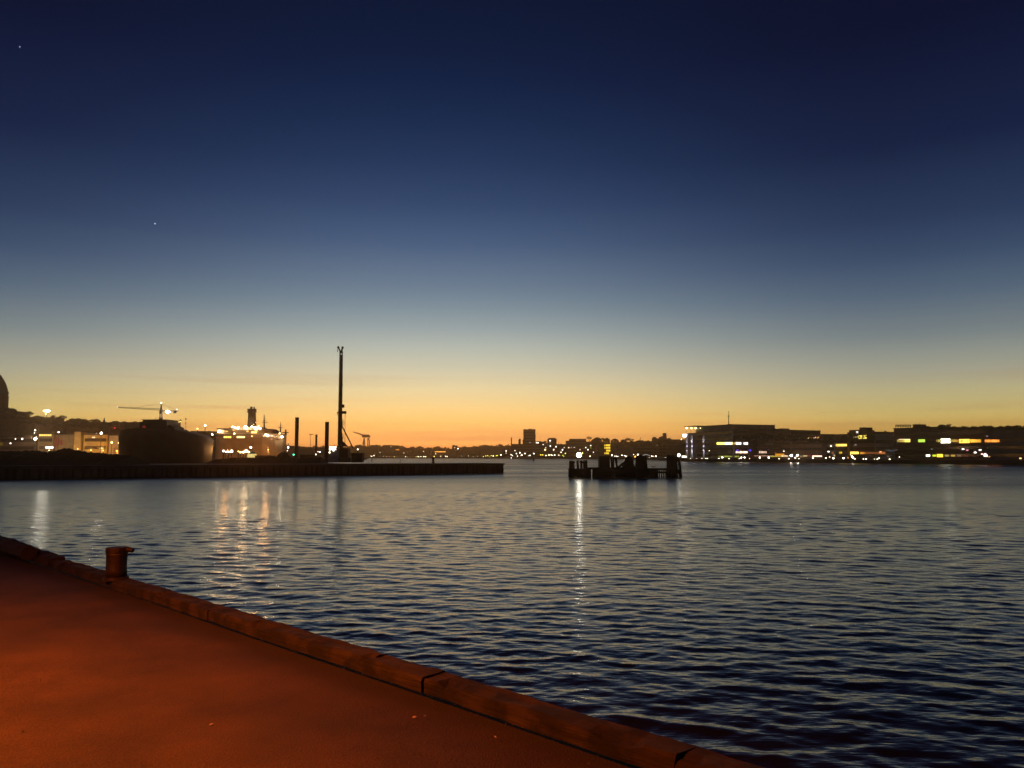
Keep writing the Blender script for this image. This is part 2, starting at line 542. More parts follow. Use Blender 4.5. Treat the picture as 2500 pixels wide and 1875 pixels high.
# the darker, taller log at the far left and the broken end of it
lg = MB()
rings = []
sA = s_of(111, 1352); sB = sA + 9
for i in range(40):
    s = sA + (sB - sA) * i / 39
    rr_ = 0.13 * (0.8 if i == 0 else 1) * (1 + random.uniform(-0.09, 0.09))
    rings.append([q(s, 3.42 + math.cos(2 * math.pi * k / 9) * rr_ * (1 + random.uniform(-0.1, 0.1)), QZ + 0.13 + math.sin(2 * math.pi * k / 9) * rr_ * (1 + random.uniform(-0.1, 0.1))) for k in range(9)])
lg.loft(rings)
tag(lg.build('fender_log', M['pile']), 'dark rough log lying on the kerb at the far left of the near quay', 'log')

# bollard
def bollard():
    c = ground(283, 1412, 2.0)
    c.z = QZ + 0.105
    root = empty('mooring_bollard', c, 'short rusty iron mooring bollard with a lipped cap on the near timber kerb', 'bollard')
    MB().lathe(c, [(-0.02, 0.15), (0.01, 0.148), (0.02, 0.135)], 20).build('base_plate', M['bollard'], root)
    MB().lathe(c, [(0.02, 0.128), (0.1, 0.12), (0.2, 0.118), (0.28, 0.122), (0.31, 0.126)], 20, 0.015).build('post', M['bollard'], root, smooth=True)
    cap = MB().lathe(c, [(0.305, 0.126), (0.31, 0.129), (0.36, 0.131), (0.372, 0.122), (0.376, 0.02)], 20, 0.02)
    cap.build('cap', M['bollard'], root)
    n = MB()
    n.tube(c + Vector((0.12, 0, 0.345)), c + Vector((0.2, -0.01, 0.335)), 0.035, 0.028, 10)
    n.build('horn', M['bollard'], root)


bollard()

# loose grit on the paving, thicker towards the kerb
gb = MB()
for i in range(2600):
    s_ = random.uniform(-2, 14); p_ = P_IN - .01 - random.random() ** (2.6 if i % 3 else 1) * 5.5
    c = q(s_, p_, QZ + random.uniform(0, .004)); r_ = random.uniform(.0015, .0045) * (1.8 if random.random() < .06 else 1)
    an = random.uniform(0, 6)
    n_ = len(gb.v)
    gb.v += [tuple(c + Vector((math.cos(an + k * 2.1) * r_, math.sin(an + k * 2.1) * r_, 0))) for k in range(3)] + [tuple(c + Vector((0, 0, r_ * 1.2)))]
    gb.f += [(n_, n_ + 1, n_ + 3), (n_ + 1, n_ + 2, n_ + 3), (n_ + 2, n_, n_ + 3)]
tag(gb.build('grit', M['land']), 'loose grit scattered over the near quay paving', 'grit', kind='stuff')
# litter on the paving
for i, (px, py, a, lb) in enumerate(((1012, 1752, 0.3, 'small pale paper scrap on the paving, nearer the kerb strap'),
                                     (1037, 1749, 1.2, 'slim pale paper scrap beside another near the kerb'),
                                     (1209, 1800, 2.0, 'pale curled scrap lying below the dark kerb joint'),
                                     (516, 1770, 0.8, 'faint dry leaf lying on the orange paving at lower left'))):
    c = ground(px, py, QZ + 0.01)
    r_ = 0.012
    b = MB()
    u = Vector((math.cos(a), math.sin(a), 0)); w = Vector((-math.sin(a), math.cos(a), 0))
    ring = [c + u * r_ * 1.3, c + w * r_ * 0.5 + Vector((0, 0, 0.006)), c - u * r_ * 1.2, c - w * r_ * 0.45]
    b.loft([ring, [p + Vector((0, 0, 0.004)) for p in ring]])
    tag(b.build('litter_scrap', M['scrap'], origin=c), lb, 'litter', 'litter on the near quay')

# the sodium street lamp that lights the paving (it stands just outside the frame)
SL = Vector((-7.0, 2.2, QZ))
root = empty('street_lamp', SL, 'tall orange sodium street lamp on the near quay, left of the frame', 'street lamp')
MB().lathe(SL, [(0, 0.12), (0.6, 0.11), (0.62, 0.08), (4.9, 0.05)], 12).build('post', M['steel'], root)
MB().tube(SL + Vector((0, 0, 4.8)), SL + Vector((0.9, 0.3, 5.05)), 0.035).build('arm', M['steel'], root)
hd = SL + Vector((1.15, 0.38, 5.05))
MB().hexa([hd + Vector(v) for v in ((-.3, -.12, -.02), (.3, -.12, -.02), (.3, .12, -.02), (-.3, .12, -.02), (-.25, -.08, .1), (.22, -.06, .1), (.22, .06, .1), (-.25, .08, .1))]).build('lantern', M['grey'], root)
MB().box(hd.x - .2, hd.x + .2, hd.y - .07, hd.y + .07, hd.z - .06, hd.z - .03).build('lamp', glow((255, 140, 30), 40), root)
ld = bpy.data.lights.new('sodium_light', 'SPOT')
ld.color = (1.0, 0.155, 0.004); ld.energy = 8200; ld.shadow_soft_size = 0.12; ld.spot_size = math.radians(150); ld.spot_blend = 0.8
lo = bpy.data.objects.new('sodium_light', ld); col.objects.link(lo)
lo.parent = root; lo.location = hd - SL + Vector((0, 0, -0.1))

# ------------------------------------------------------------------ land and shores
WL = [(-400, 1115.5), (640, 1118), (1220, 1119.5), (1560, 1122), (1640, 1126), (1800, 1128), (2000, 1130), (2500, 1135), (3000, 1139)]


def wl(px):
    for (a, ya), (b, yb) in zip(WL[:-1], WL[1:]):
        if a <= px <= b:
            return ya + (yb - ya) * (px - a) / (b - a)


def shoreY(px):
    return ground(px, wl(px)).y


def far_shore():
    pts = [ground(px, wl(px)) for px, _ in WL]
    front = [(p.x, p.y) for p in pts]
    back = [(max(-2100, min(2100, p.x * 1.6)), min(2200, p.y * 1.6 + 600)) for p in reversed(pts)]
    b = MB().prism(front + back, -2, 1.7)
    tag(b.build('far_land', M['land']), kind='structure')


far_shore()


def ridge(name, prof, Y, depth, base=1.5, rough=0.4, front=40):
    """Terrain ridge from a skyline profile of (px, py): a slope up to the crest and a plateau behind it."""
    xs = np.arange(prof[0][0], prof[-1][0] + 1, 5)
    ys = np.interp(xs, [p[0] for p in prof], [p[1] for p in prof])
    rows = [(-front, 0.0), (-front * .7, 0.35), (-front * .3, 0.8), (0, 1.0), (depth * .25, .8), (depth * .6, .5), (depth, 0.1)]
    b = MB(); n = len(xs)
    for dy_, h in rows:
        for x, y in zip(xs, ys):
            p = at(x, y, Y)
            b.v.append((p.x, Y + dy_, base + (p.z - base) * h + random.uniform(-rough, rough) * (h > 0)))
    for j in range(len(rows) - 1):
        for i in range(n - 1):
            b.f.append((j * n + i, j * n + i + 1, (j + 1) * n + i + 1, (j + 1) * n + i))
    return tag(b.build(name, M['soil']), kind='structure')


ridge('distant_hills', [(600, 1094), (760, 1094), (900, 1093), (960, 1095), (1000, 1097), (1050, 1096), (1110, 1097), (1200, 1092), (1250, 1087), (1300, 1085), (1400, 1086), (1500, 1084), (1600, 1080), (1700, 1078), (1900, 1084)], 1500, 300, rough=1.2, front=250)
ridge('hillside', [(1245, 1096), (1275, 1086), (1310, 1083), (1330, 1080), (1360, 1084), (1385, 1086), (1420, 1079), (1450, 1080), (1487, 1086), (1510, 1086), (1545, 1083), (1600, 1081), (1660, 1078), (1700, 1078)], 980, 120, rough=0.8, front=90)
ridge('right_hillside', [(1700, 1066), (1790, 1062), (1850, 1058), (1950, 1062), (2040, 1067), (2110, 1060), (2180, 1057), (2240, 1048), (2300, 1045), (2500, 1045), (2700, 1044)], 560, 120, rough=0.7, front=70)
ridge('left_hillside', [(-260, 985), (-60, 985), (10, 992), (22, 997), (36, 1008), (50, 1018), (80, 1023), (120, 1026), (180, 1031), (240, 1033), (275, 1034), (360, 1036), (450, 1058), (560, 1066), (700, 1088), (800, 1095)], 620, 160, rough=0.6, front=90)

# left dock land behind the pier
dk = MB().prism([(ground(-900, 1120, 1.95).x * 0.7, 262), (at(640, 1100, 262).x, 262), (at(700, 1100, 330).x, 330), (at(885, 1100, 520).x, 520), (at(900, 1100, 900).x, 900), (-900, 900), (-500, 262)], -2, 1.95)
tag(dk.build('dock_land', M['land']), kind='structure')

# ------------------------------------------------------------------ pier in the middle distance
PA = ground(1232, 1155); PB = ground(0, 1171)
pd = (PB - PA).normalized(); pn = Vector((-pd.y, pd.x, 0))
if pn.y < 0:
    pn = -pn
pier_len = (PB - PA).length + 60
PZ = 1.95


def pq(s, p, z):
    v = PA + pd * s + pn * p; v.z = z
    return v


def pier():
    root = empty('pier', pq(0, 0, 0), 'long low dark concrete pier that ends in open water left of the timber piles', 'pier')
    w = MB()
    s885 = (pq(0, 0, 0) - at(885, 1130, 150)).length
    w.hexa([pq(0.15, 0.25, -2), pq(pier_len, 0.25, -2), pq(pier_len, 11, -2), pq(0.15, 11, -2), pq(0.15, 0.25, PZ - .3), pq(pier_len, 0.25, PZ - .3), pq(pier_len, 11, PZ - .3), pq(0.15, 11, PZ - .3)])
    w.hexa([pq(s885, 11, -2), pq(pier_len, 11, -2), pq(pier_len, 30, -2), pq(s885 + 2, 30, -2), pq(s885, 11, PZ - .31), pq(pier_len, 11, PZ - .31), pq(pier_len, 30, PZ - .31), pq(s885 + 2, 30, PZ - .31)])
    w.build('body', M['wall'], root)
    w = MB()
    w.hexa([pq(0, 0, PZ - .3), pq(pier_len, 0, PZ - .3), pq(pier_len, 11.3, PZ - .3), pq(0, 11.3, PZ - .3), pq(0, 0, PZ), pq(pier_len, 0, PZ), pq(pier_len, 11.3, PZ), pq(0, 11.3, PZ)])
    w.hexa([pq(s885, 11.3, PZ - .31), pq(pier_len, 11.3, PZ - .31), pq(pier_len, 30.3, PZ - .31), pq(s885 + 2, 30.3, PZ - .31), pq(s885, 11.3, PZ - .01), pq(pier_len, 11.3, PZ - .01), pq(pier_len, 30.3, PZ - .01), pq(s885 + 2, 30.3, PZ - .01)])
    w.build('deck', M['wall'], root)
    n = int(pier_len / 1.1)
    proto = MB().box(-0.16, 0.16, -0.14, 0.0, -2, PZ - .32)
    me = None
    for i in range(n):
        if me is None:
            o = proto.build('fender_pile', M['pile'], root); me = o.data
            vs = [(v.co.x + root.location.x, v.co.y + root.location.y, v.co.z + root.location.z) for v in me.vertices]
            for v, c in zip(me.vertices, vs):
                v.co = c
        else:
            o = bpy.data.objects.new('fender_pile', me); o.parent = root; col.objects.link(o)
        p = pq(0.5 + i * 1.1 + random.uniform(-.3, .3), 0.24, 0) - root.location
        o.scale = (random.uniform(.5, 1.5), random.uniform(.6, 1.2), random.uniform(.9, 1.0))
        o.location = (p.x, p.y, random.uniform(-.05, 0.0)); o.rotation_euler = (0, 0, math.atan2(pd.y, pd.x))
    return root


pier()
# small things on the pier
c = at(1057.5, 1128, 163)
tag(MB().lathe((c.x, c.y, PZ), [(0, .3), (.15, .3), (.2, .22), (.85, .22), (.95, .32), (1.1, .3), (1.15, .1)], 10).build('pier_bollard', M['pile'], origin=(c.x, c.y, PZ)), 'stubby dark bollard standing alone near the open end of the pier', 'bollard')
c = at(977, 1128, 160)
tag(MB().tube((c.x, c.y, PZ), (c.x, c.y, PZ + .75), .05).build('marker_stake', M['pile'], origin=(c.x, c.y, PZ)), 'very thin stake standing on the bare stretch of pier', 'stake')
c = ground(1303, 1127)
root = empty('channel_marker', c, 'small dark channel marker in open water below the square tower block', 'marker')
MB().tube(c + Vector((0, 0, -2)), c + Vector((0, 0, 1.4)), .35, .3).build('pile', M['pile'], root)
MB().lathe(c, [(1.4, .55), (1.9, .55), (2.3, .1)], 8).build('top_mark', M['pile'], root)


def heap(prof, Y, depth, label):
    xs = np.arange(prof[0][0], prof[-1][0] + 1, 3)
    ys = np.interp(xs, [p[0] for p in prof], [p[1] for p in prof])
    b = MB(); n = len(xs)
    for dy_, h in ((-depth, 0), (-depth * .6, .45), (-depth * .25, .85), (0, 1), (depth * .3, .8), (depth, 0)):
        for i, (x, y) in enumerate(zip(xs, ys)):
            p = at(x, y, Y)
            e_ = 0 if i in (0, n - 1) else 1
            b.v.append((p.x, Y + dy_, PZ - .05 + (p.z - PZ) * h * e_ + random.uniform(-.16, .16) * (h > 0)))
    for j in range(5):
        for i in range(n - 1):
            b.f.append((j * n + i, j * n + i + 1, (j + 1) * n + i + 1, (j + 1) * n + i))
    c = at((prof[0][0] + prof[-1][0]) / 2, 1130, Y)
    tag(b.build('spoil_heap', M['soil'], origin=(c.x, Y, PZ)), label, 'earth heap', 'spoil heaps on the pier')


heap([(-60, 1100), (0, 1100), (40, 1102), (80, 1099), (110, 1103), (140, 1100), (152, 1095), (168, 1094), (180, 1098), (205, 1102), (235, 1104), (262, 1108), (300, 1110), (330, 1114)], 133, 6, 'long dark earth heap on the pier below the ochre and pale buildings')
heap([(520, 1122), (560, 1118), (600, 1117), (640, 1118), (662, 1113), (668, 1112), (676, 1116), (684, 1104), (690, 1100), (697, 1101), (703, 1110), (712, 1117), (740, 1119), (790, 1117)], 158, 4, 'dark uneven earth heap on the pier right of the lit ship')

# ------------------------------------------------------------------ tall steel piles and rig on the pier
def steel_pile(px0, px1, ytop, Y, label):
    c = at((px0 + px1) / 2 - 0.5, ytop, Y)
    r_ = (px1 - px0) / 2 * Y / F
    root = empty('steel_pile', (c.x, Y, 0), label, 'pile', 'tall steel piles on the pier')
    lean = 0.0
    MB().tube((c.x, Y, -2), (c.x + lean, Y, c.z), r_, r_, 14).build('tube', M['rust'], root, smooth=True)
    MB().lathe((c.x, Y, c.z), [(-.25, r_ * 1.06), (.0, r_ * 1.06)], 14).build('rim', M['rust'], root)


steel_pile(721.5, 730.5, 1019, 172, 'thick rusty steel pile, the tallest, right of the lit ship')
steel_pile(794.5, 804, 1030, 170, 'thick rusty steel pile just left of the drilling rig mast')
steel_pile(770.5, 775.5, 1061, 255, 'thinner shorter steel pile standing between the two thick ones')


def rig():
    Y = 182.0
    k = Y / F
    c = at(829.5, 1128, Y)
    root = empty('piling_rig', (c.x, Y, PZ), 'tall dark piling rig with a lattice mast on a barge behind the pier', 'piling rig')
    def P(px, py, dy=0.0):
        return at(px, py, Y + dy)
    bot, top = P(829, 1105), P(833, 858)
    # leader mast: four chords, bracing and a guide pipe
    m = MB()
    hw = 0.30
    for sx in (-1, 1):
        for sy in (-1, 1):
            m.tube(bot + Vector((sx * hw * 1.25, sy * hw, 0)), top + Vector((sx * hw, sy * hw, 0)), .075, .06, 5)
    m.build('chord', M['steel'], root)['kind'] = 'stuff'
    br = MB()
    nseg = 26
    for i in range(nseg):
        a = bot.lerp(top, i / nseg); b_ = bot.lerp(top, (i + 1) / nseg)
        for sy in (-1, 1):
            s_ = 1 if i % 2 else -1
            br.tube(a + Vector((-s_ * hw, sy * hw, 0)), b_ + Vector((s_ * hw, sy * hw, 0)), .045, None, 4)
            br.tube(a + Vector((-hw, sy * hw, 0)), a + Vector((hw, sy * hw, 0)), .04, None, 4)
    o = br.build('bracing', M['steel'], root); o['kind'] = 'stuff'
    MB().tube(bot, P(833, 866), .27, .2, 8).build('leader_pipe', M['steel'], root)
    MB().tube(P(829.5, 1105), P(830.6, 1010), .42, .36, 8).build('drill_string', M['rust'], root)
    # head with two sheave arms
    hd_ = MB()
    hd_.tube(P(833, 862), P(827, 850), .2, .16, 6); hd_.tube(P(833, 862), P(836, 849), .22, .2, 6)
    hd_.build('mast_head', M['steel'], root)
    for x, y in ((826, 848), (836.5, 848.5)):
        s_ = MB(); p = P(x, y); s_.tube(p + Vector((0, -.12, 0)), p + Vector((0, .12, 0)), .27, None, 12); s_.build('sheave', M['steel'], root)
    MB().tube(P(824.6, 851), P(824.4, 859), .06, .1, 6).build('hook', M['steel'], root)
    # clamps and boxes on the mast
    for (x0, y0, x1, y1) in ((828.5, 918, 836.5, 932), (829, 938, 837, 944), (833, 988, 841, 995), (827, 1028, 837, 1040), (827, 1004, 846, 1010), (822.8, 1006, 828, 1009)):
        a = P(x0, y1, -.35); b_ = P(x1, y0, .35)
        MB().box(a.x, b_.x, a.y, b_.y, a.z, b_.z).build('clamp', M['steel'], root)
    # hoses: polylines of thin tube
    for pts in (((823, 1006), (823.5, 1012), (827, 1016)), ((835, 1022), (840, 1030), (839.5, 1036), (836, 1038)), ((834, 1056), (838.5, 1063), (836.5, 1072))):
        h_ = MB()
        for a, b_ in zip(pts[:-1], pts[1:]):
            h_.tube(P(*a), P(*b_), .06, None, 5)
        h_.build('hose', M['steel'], root)
    MB().tube(P(842.6, 1009), P(842, 1100), .06, None, 6).build('cable', M['steel'], root)
    MB().tube(P(835, 1040), P(862, 1094), .15, .15, 6).build('back_stay', M['steel'], root)
    MB().tube(P(833, 1048), P(837.5, 1100), .16, .16, 6).build('back_stay', M['steel'], root)
    b = MB(); a = P(838, 1068); b.hexa([P(837.5, 1090, -1), P(850, 1090, -1), P(850, 1090, 1), P(837.5, 1090, 1), P(837.5, 1078, -1), P(839, 1078, -1), P(839, 1078, 1), P(837.5, 1078, 1)]); b.build('counterweight', M['steel'], root)
    # upper carriage, cab, tracks
    a, b_ = P(824, 1118, -1.6), P(856, 1095, 1.6)
    MB().box(a.x, b_.x, a.y, b_.y, a.z, b_.z).build('carriage', M['rust'], root)
    a, b_ = P(823.6, 1106, -1.9), P(829, 1083, -.4)
    MB().box(a.x, b_.x, a.y, b_.y, a.z, b_.z).build('cab', M['steel'], root)
    for dy in (-2, 1.3):
        a, b_ = P(820, 1128, dy), P(858, 1118.5, dy + .8)
        MB().box(a.x, b_.x, Y + dy, Y + dy + .8, PZ, b_.z).build('track', M['steel'], root)
    return root


rig()


def crate_like(name, cat, x0, x1, y0, y1, Y, depth, mat, label, wins=(), wcol=(255, 240, 210), group=None, wstr=6):
    a = at(x0, y1, Y); b_ = at(x1, y0, Y)
    root = empty(name, ((a.x + b_.x) / 2, Y, PZ), label, cat, group)
    z0 = min(a.z, PZ)
    h = b_.z
    MB().box(a.x, b_.x, Y, Y + depth, z0, h - .12).build('body', mat, root)
    MB().box(a.x - .08, b_.x + .08, Y - .08, Y + depth + .08, h - .12, h).build('roof', M['roof'], root)
    for (u0, u1, v0, v1) in wins:
        p, r_ = at(u0, v1, Y), at(u1, v0, Y)
        MB().box(p.x, r_.x, Y - .06, Y + .01, p.z, r_.z).build('window', glow(wcol, wstr), root)
    return root


crate_like('site_cabin', 'cabin', 803, 823, 1089, 1128, 178, 3, M['white'], 'two storey white site cabin with lit windows left of the rig mast',
           [(804.5, 811, 1090, 1092.5), (813, 821, 1090, 1092.5), (803.8, 808.5, 1095, 1098.6), (812.5, 816, 1094, 1101), (817.5, 820, 1096, 1098), (803, 806, 1103, 1106)])
crate_like('shipping_container', 'container', 622, 664, 1112, 1128, 166, 2.5, M['darkhull'], 'long dark container on the pier below the ship hull', group='containers on the pier')
crate_like('shipping_container', 'container', 732, 768, 1110, 1128, 172, 2.5, M['rust'], 'rust coloured container between the tall piles on the pier', group='containers on the pier')
crate_like('shipping_container', 'container', 858, 884, 1106, 1128, 176, 2.5, M['rust'], 'dark container at the right foot of the piling rig', group='containers on the pier')
crate_like('shipping_container', 'container', 565, 612, 1117, 1130, 160, 2.5, M['rust'], 'low container on the pier under the brightest white lights', group='containers on the pier')
crate_like('shipping_container', 'container', 200, 262, 1112, 1136, 138, 2.5, M['darkhull'], 'dark container on the pier below the ochre building', group='containers on the pier')
crate_like('shipping_container', 'container', 152, 176, 1104, 1135, 136, 2.5, M['darkhull'], 'small dark container on the pier below the red banner', group='containers on the pier')
crate_like('shipping_container', 'container', 30, 92, 1110, 1138, 130, 2.5, M['darkhull'], 'long dark container on the pier at the far left', group='containers on the pier')

# ------------------------------------------------------------------ timber dolphins in the water
def pile_part(root, x0, x1, yb, yt, Y, dy0, dy1, r_=.17, name='pile'):
    a = at(x0, yb, Y); b_ = at(x1, yt, Y)
    MB().tube((a.x, Y + dy0, -2.2), (b_.x, Y + dy1, b_.z), r_ * 1.08, r_ * .92, 8).build(name, M['pile'], root)


def dolphin(Y, xs_bot, xs_top, yt, label, bands):
    xm = sum(xs_bot) / len(xs_bot)
    c = at(xm, 1160, Y)
    root = empty('mooring_dolphin', (c.x, Y, 0), label, 'dolphin', 'timber mooring dolphins of the jetty')
    for i, (xb, xt) in enumerate(zip(xs_bot, xs_top)):
        for row in (-1, 1):
            pile_part(root, xb + row * 1.2, xt + row * .7, 1165, yt + random.uniform(-1.5, 2.5) + (3 if row > 0 else 0), Y, row * 1.1 - .2, row * .45, random.uniform(.14, .2))
    for (x0, x1, y0, y1) in bands:
        a, b_ = at(x0, y1, Y - .6), at(x1, y0, Y + .7)
        MB().box(a.x, b_.x, Y - .95, Y + .72, a.z, b_.z).build('binding', M['tar'], root)


YD = 124.5
dolphin(YD, (1390, 1397, 1404, 1412, 1421, 1429, 1434), (1392, 1395.5, 1399, 1409.5, 1419, 1426, 1431), 1124, 'left dolphin of splayed timber piles, below the bright white lamp', [(1389, 1434, 1144, 1166), (1391, 1402, 1127, 1131), (1417, 1432, 1126, 1131)])
dolphin(YD + 1.5, (1551, 1557, 1563, 1569, 1575, 1582), (1555, 1558.5, 1562, 1566.5, 1571, 1576), 1112, 'middle dolphin, a tall wide cluster of dark timber piles', [(1552, 1581, 1145, 1158), (1555, 1575, 1118, 1130)])
dolphin(YD + 3, (1628, 1634, 1640, 1647, 1653, 1663), (1630.5, 1634, 1639, 1644, 1650, 1657), 1110, 'right dolphin of dark timber piles beside the pale lamp post', [(1629, 1655, 1146, 1158), (1632, 1652, 1116, 1127)])


def walkway():
    a, b_ = at(1436, 1141.5, YD + .5), at(1629, 1142.5, YD + 2.5)
    root = empty('timber_jetty', ((a.x + b_.x) / 2, YD + 1, 0), 'low dark timber jetty on short piles joining the three dolphins', 'jetty')
    def Yx(x):
        return YD + .5 + (x - 1436) / (1629 - 1436) * 2
    for (x0, x1, ya, yb, dy0, dy1, nm) in ((1432, 1552, 1141, 1146, -.5, .9, 'deck_beam'), (1580, 1632, 1143, 1148, -.5, .9, 'deck_beam'), (1450, 1632, 1151.5, 1156, -.45, -.2, 'waling')):
        p0, p1 = at(x0, yb, Yx(x0)), at(x1, yb, Yx(x1)); z1 = at(x0, ya, Yx(x0)).z
        MB().hexa([(p0.x, p0.y + dy0, p0.z), (p1.x, p1.y + dy0, p0.z), (p1.x, p1.y + dy1, p0.z), (p0.x, p0.y + dy1, p0.z),
                   (p0.x, p0.y + dy0, z1), (p1.x, p1.y + dy0, z1), (p1.x, p1.y + dy1, z1), (p0.x, p0.y + dy1, z1)]).build(nm, M['pile'], root)
    x = 1437.0
    while x < 1629:
        gap = 1437 < x < 1452 or 1606 < x < 1626
        if not 1550 < x < 1584:
            pile_part(root, x, x + random.uniform(-.5, .5), 1160, 1143.5, Yx(x), -.33, -.33, random.uniform(.1, .15))
        x += random.uniform(4.8, 6.5) if gap else random.uniform(3.2, 4.6)
    x = 1452.0
    while x < 1606:                                     # second row, close set planks between the piles
        if not 1550 < x < 1584:
            p = at(x, 1160, Yx(x)); t = at(x, 1144, Yx(x))
            MB().box(p.x - .1, p.x + .12, Yx(x) + .2, Yx(x) + .3, -2, t.z - random.uniform(0, .05)).build('plank', M['pile'], root)
        x += 3.9
    return root


walkway()
# things standing on the jetty
YJ = YD + 1.0
a, b_ = at(1462.5, 1141, YJ), at(1488, 1113, YJ)
root = empty('jetty_hut', ((a.x + b_.x) / 2, YJ, a.z), 'square dark windowless hut on the timber jetty', 'hut')
MB().box(a.x, b_.x, YJ - .5, YJ + 1.3, a.z, b_.z - .15).build('walls', M['tar'], root)
MB().box(a.x - .1, b_.x + .1, YJ - .6, YJ + 1.4, b_.z - .15, b_.z).build('roof', M['roof'], root)
for nm, pts, lb in (('jetty_post', ((1494, 1142, 1492.5, 1117), (1497, 1142, 1498, 1117)), 'pair of dark upright posts right of the jetty hut'),
                    ('leaning_post', ((1507, 1142, 1501.5, 1117), (1506, 1130, 1504, 1117)), 'dark post leaning left between the hut and the bundle of piles')):
    c = at(pts[0][0], 1142, YJ)
    root = empty(nm, c, lb, 'post')
    for (xb, yb, xt, yt) in pts:
        MB().tube(at(xb, yb, YJ), at(xt, yt, YJ), .15, .14, 7).build('post', M['pile'], root)
c = at(1533, 1142, YJ)
root = empty('pile_bundle', c, 'leaning bundle of dark timbers on the jetty left of the middle dolphin', 'timber stack')
for (xb, yb, xt, yt) in ((1509, 1142, 1521, 1131), (1518, 1138, 1533, 1118), (1524, 1142, 1529, 1117), (1528, 1142, 1531, 1114), (1533, 1142, 1534, 1113), (1538, 1142, 1537, 1114), (1542, 1142, 1541, 1116), (1545, 1142, 1544, 1121), (1521, 1142, 1531, 1124), (1526, 1142, 1540, 1127), (1531, 1142, 1544, 1126), (1548, 1142, 1546, 1135)):
    MB().tube(at(xb, yb, YJ), at(xt, yt, YJ), .19, .16, 7).build('timber', M['pile'], root)
# gulls resting on the jetty
for i, (px, lb) in enumerate(((1593, 'small dark gull resting on the jetty, left of two'), (1597.5, 'small dark gull standing upright on the jetty, right of two'))):
    Yg = YD + 2.2
    c = at(px, 1143, Yg)
    r0 = [(-.17, .01, .12), (-.1, .05, .16), (0, .075, .18), (.1, .06, .2), (.16, .04, .26), (.19, .035, .31), (.23, .015, .30), (.27, .006, .29)]
    s_ = 1.2 * (1 if i else -1)
    b = MB().loft([[(c.x + x * s_, c.y + math.cos(t) * r_, c.z + z * 1.3 + math.sin(t) * r_) for t in [k * math.pi / 3 for k in range(6)]] for x, r_, z in r0])
    b.tube((c.x, c.y - .02, c.z), (c.x, c.y - .02, c.z + .18), .012, None, 4); b.tube((c.x + .03, c.y + .02, c.z), (c.x + .03, c.y + .02, c.z + .18), .012, None, 4)
    tag(b.build('gull', M['grey'], origin=c), lb, 'bird', 'gulls on the jetty')
# beacons
for px, yb, yt, Yb, st, lb, rr_ in ((1413.2, 1146, 1111, YD - .2, 32, 'very bright white beacon lamp on the left dolphin', .37),
                                    (1657.5, 1148, 1111, YD + 2.4, 10, 'small white lamp on a pale post on the right dolphin', .24)):
    c = at(px, yb, Yb); t = at(px, yt, Yb)
    root = empty('beacon', c, lb, 'beacon')
    MB().tube(c, t - Vector((0, 0, rr_)), .07, .05, 8).build('post', M['white'] if px > 1500 else M['steel'], root)
    MB().ball(t, rr_).build('lamp', glow((255, 246, 225), st, True), root)
    MB().lathe(t, [(rr_, rr_ * 1.3), (rr_ * 1.25, rr_ * 1.2), (rr_ * 1.6, .02)], 8).build('cap', M['steel'], root)

# ------------------------------------------------------------------ ships
def pbox(root, name, mat, x0, x1, y0, y1, Y, dy0, dy1):
    a, b_ = at(x0, y1, Y), at(x1, y0, Y)
    return MB().box(a.x, b_.x, Y + dy0, Y + dy1, a.z, b_.z).build(name, mat, root)


def lamp_part(root, px, py, Y, r_px, c, st, cast=False, name='lamp', wide=1.0):
    p = at(px, py, Y)
    r_ = r_px * Y / F
    b = MB().ball(p, r_, 6)
    if wide != 1.0:
        b.v = [(p.x + (x - p.x) * wide, y, z) for x, y, z in b.v]
    return b.build(name, glow(c, st, cast), root)


CW = (255, 244, 222); CY = (255, 214, 110); CO = (255, 150, 50)


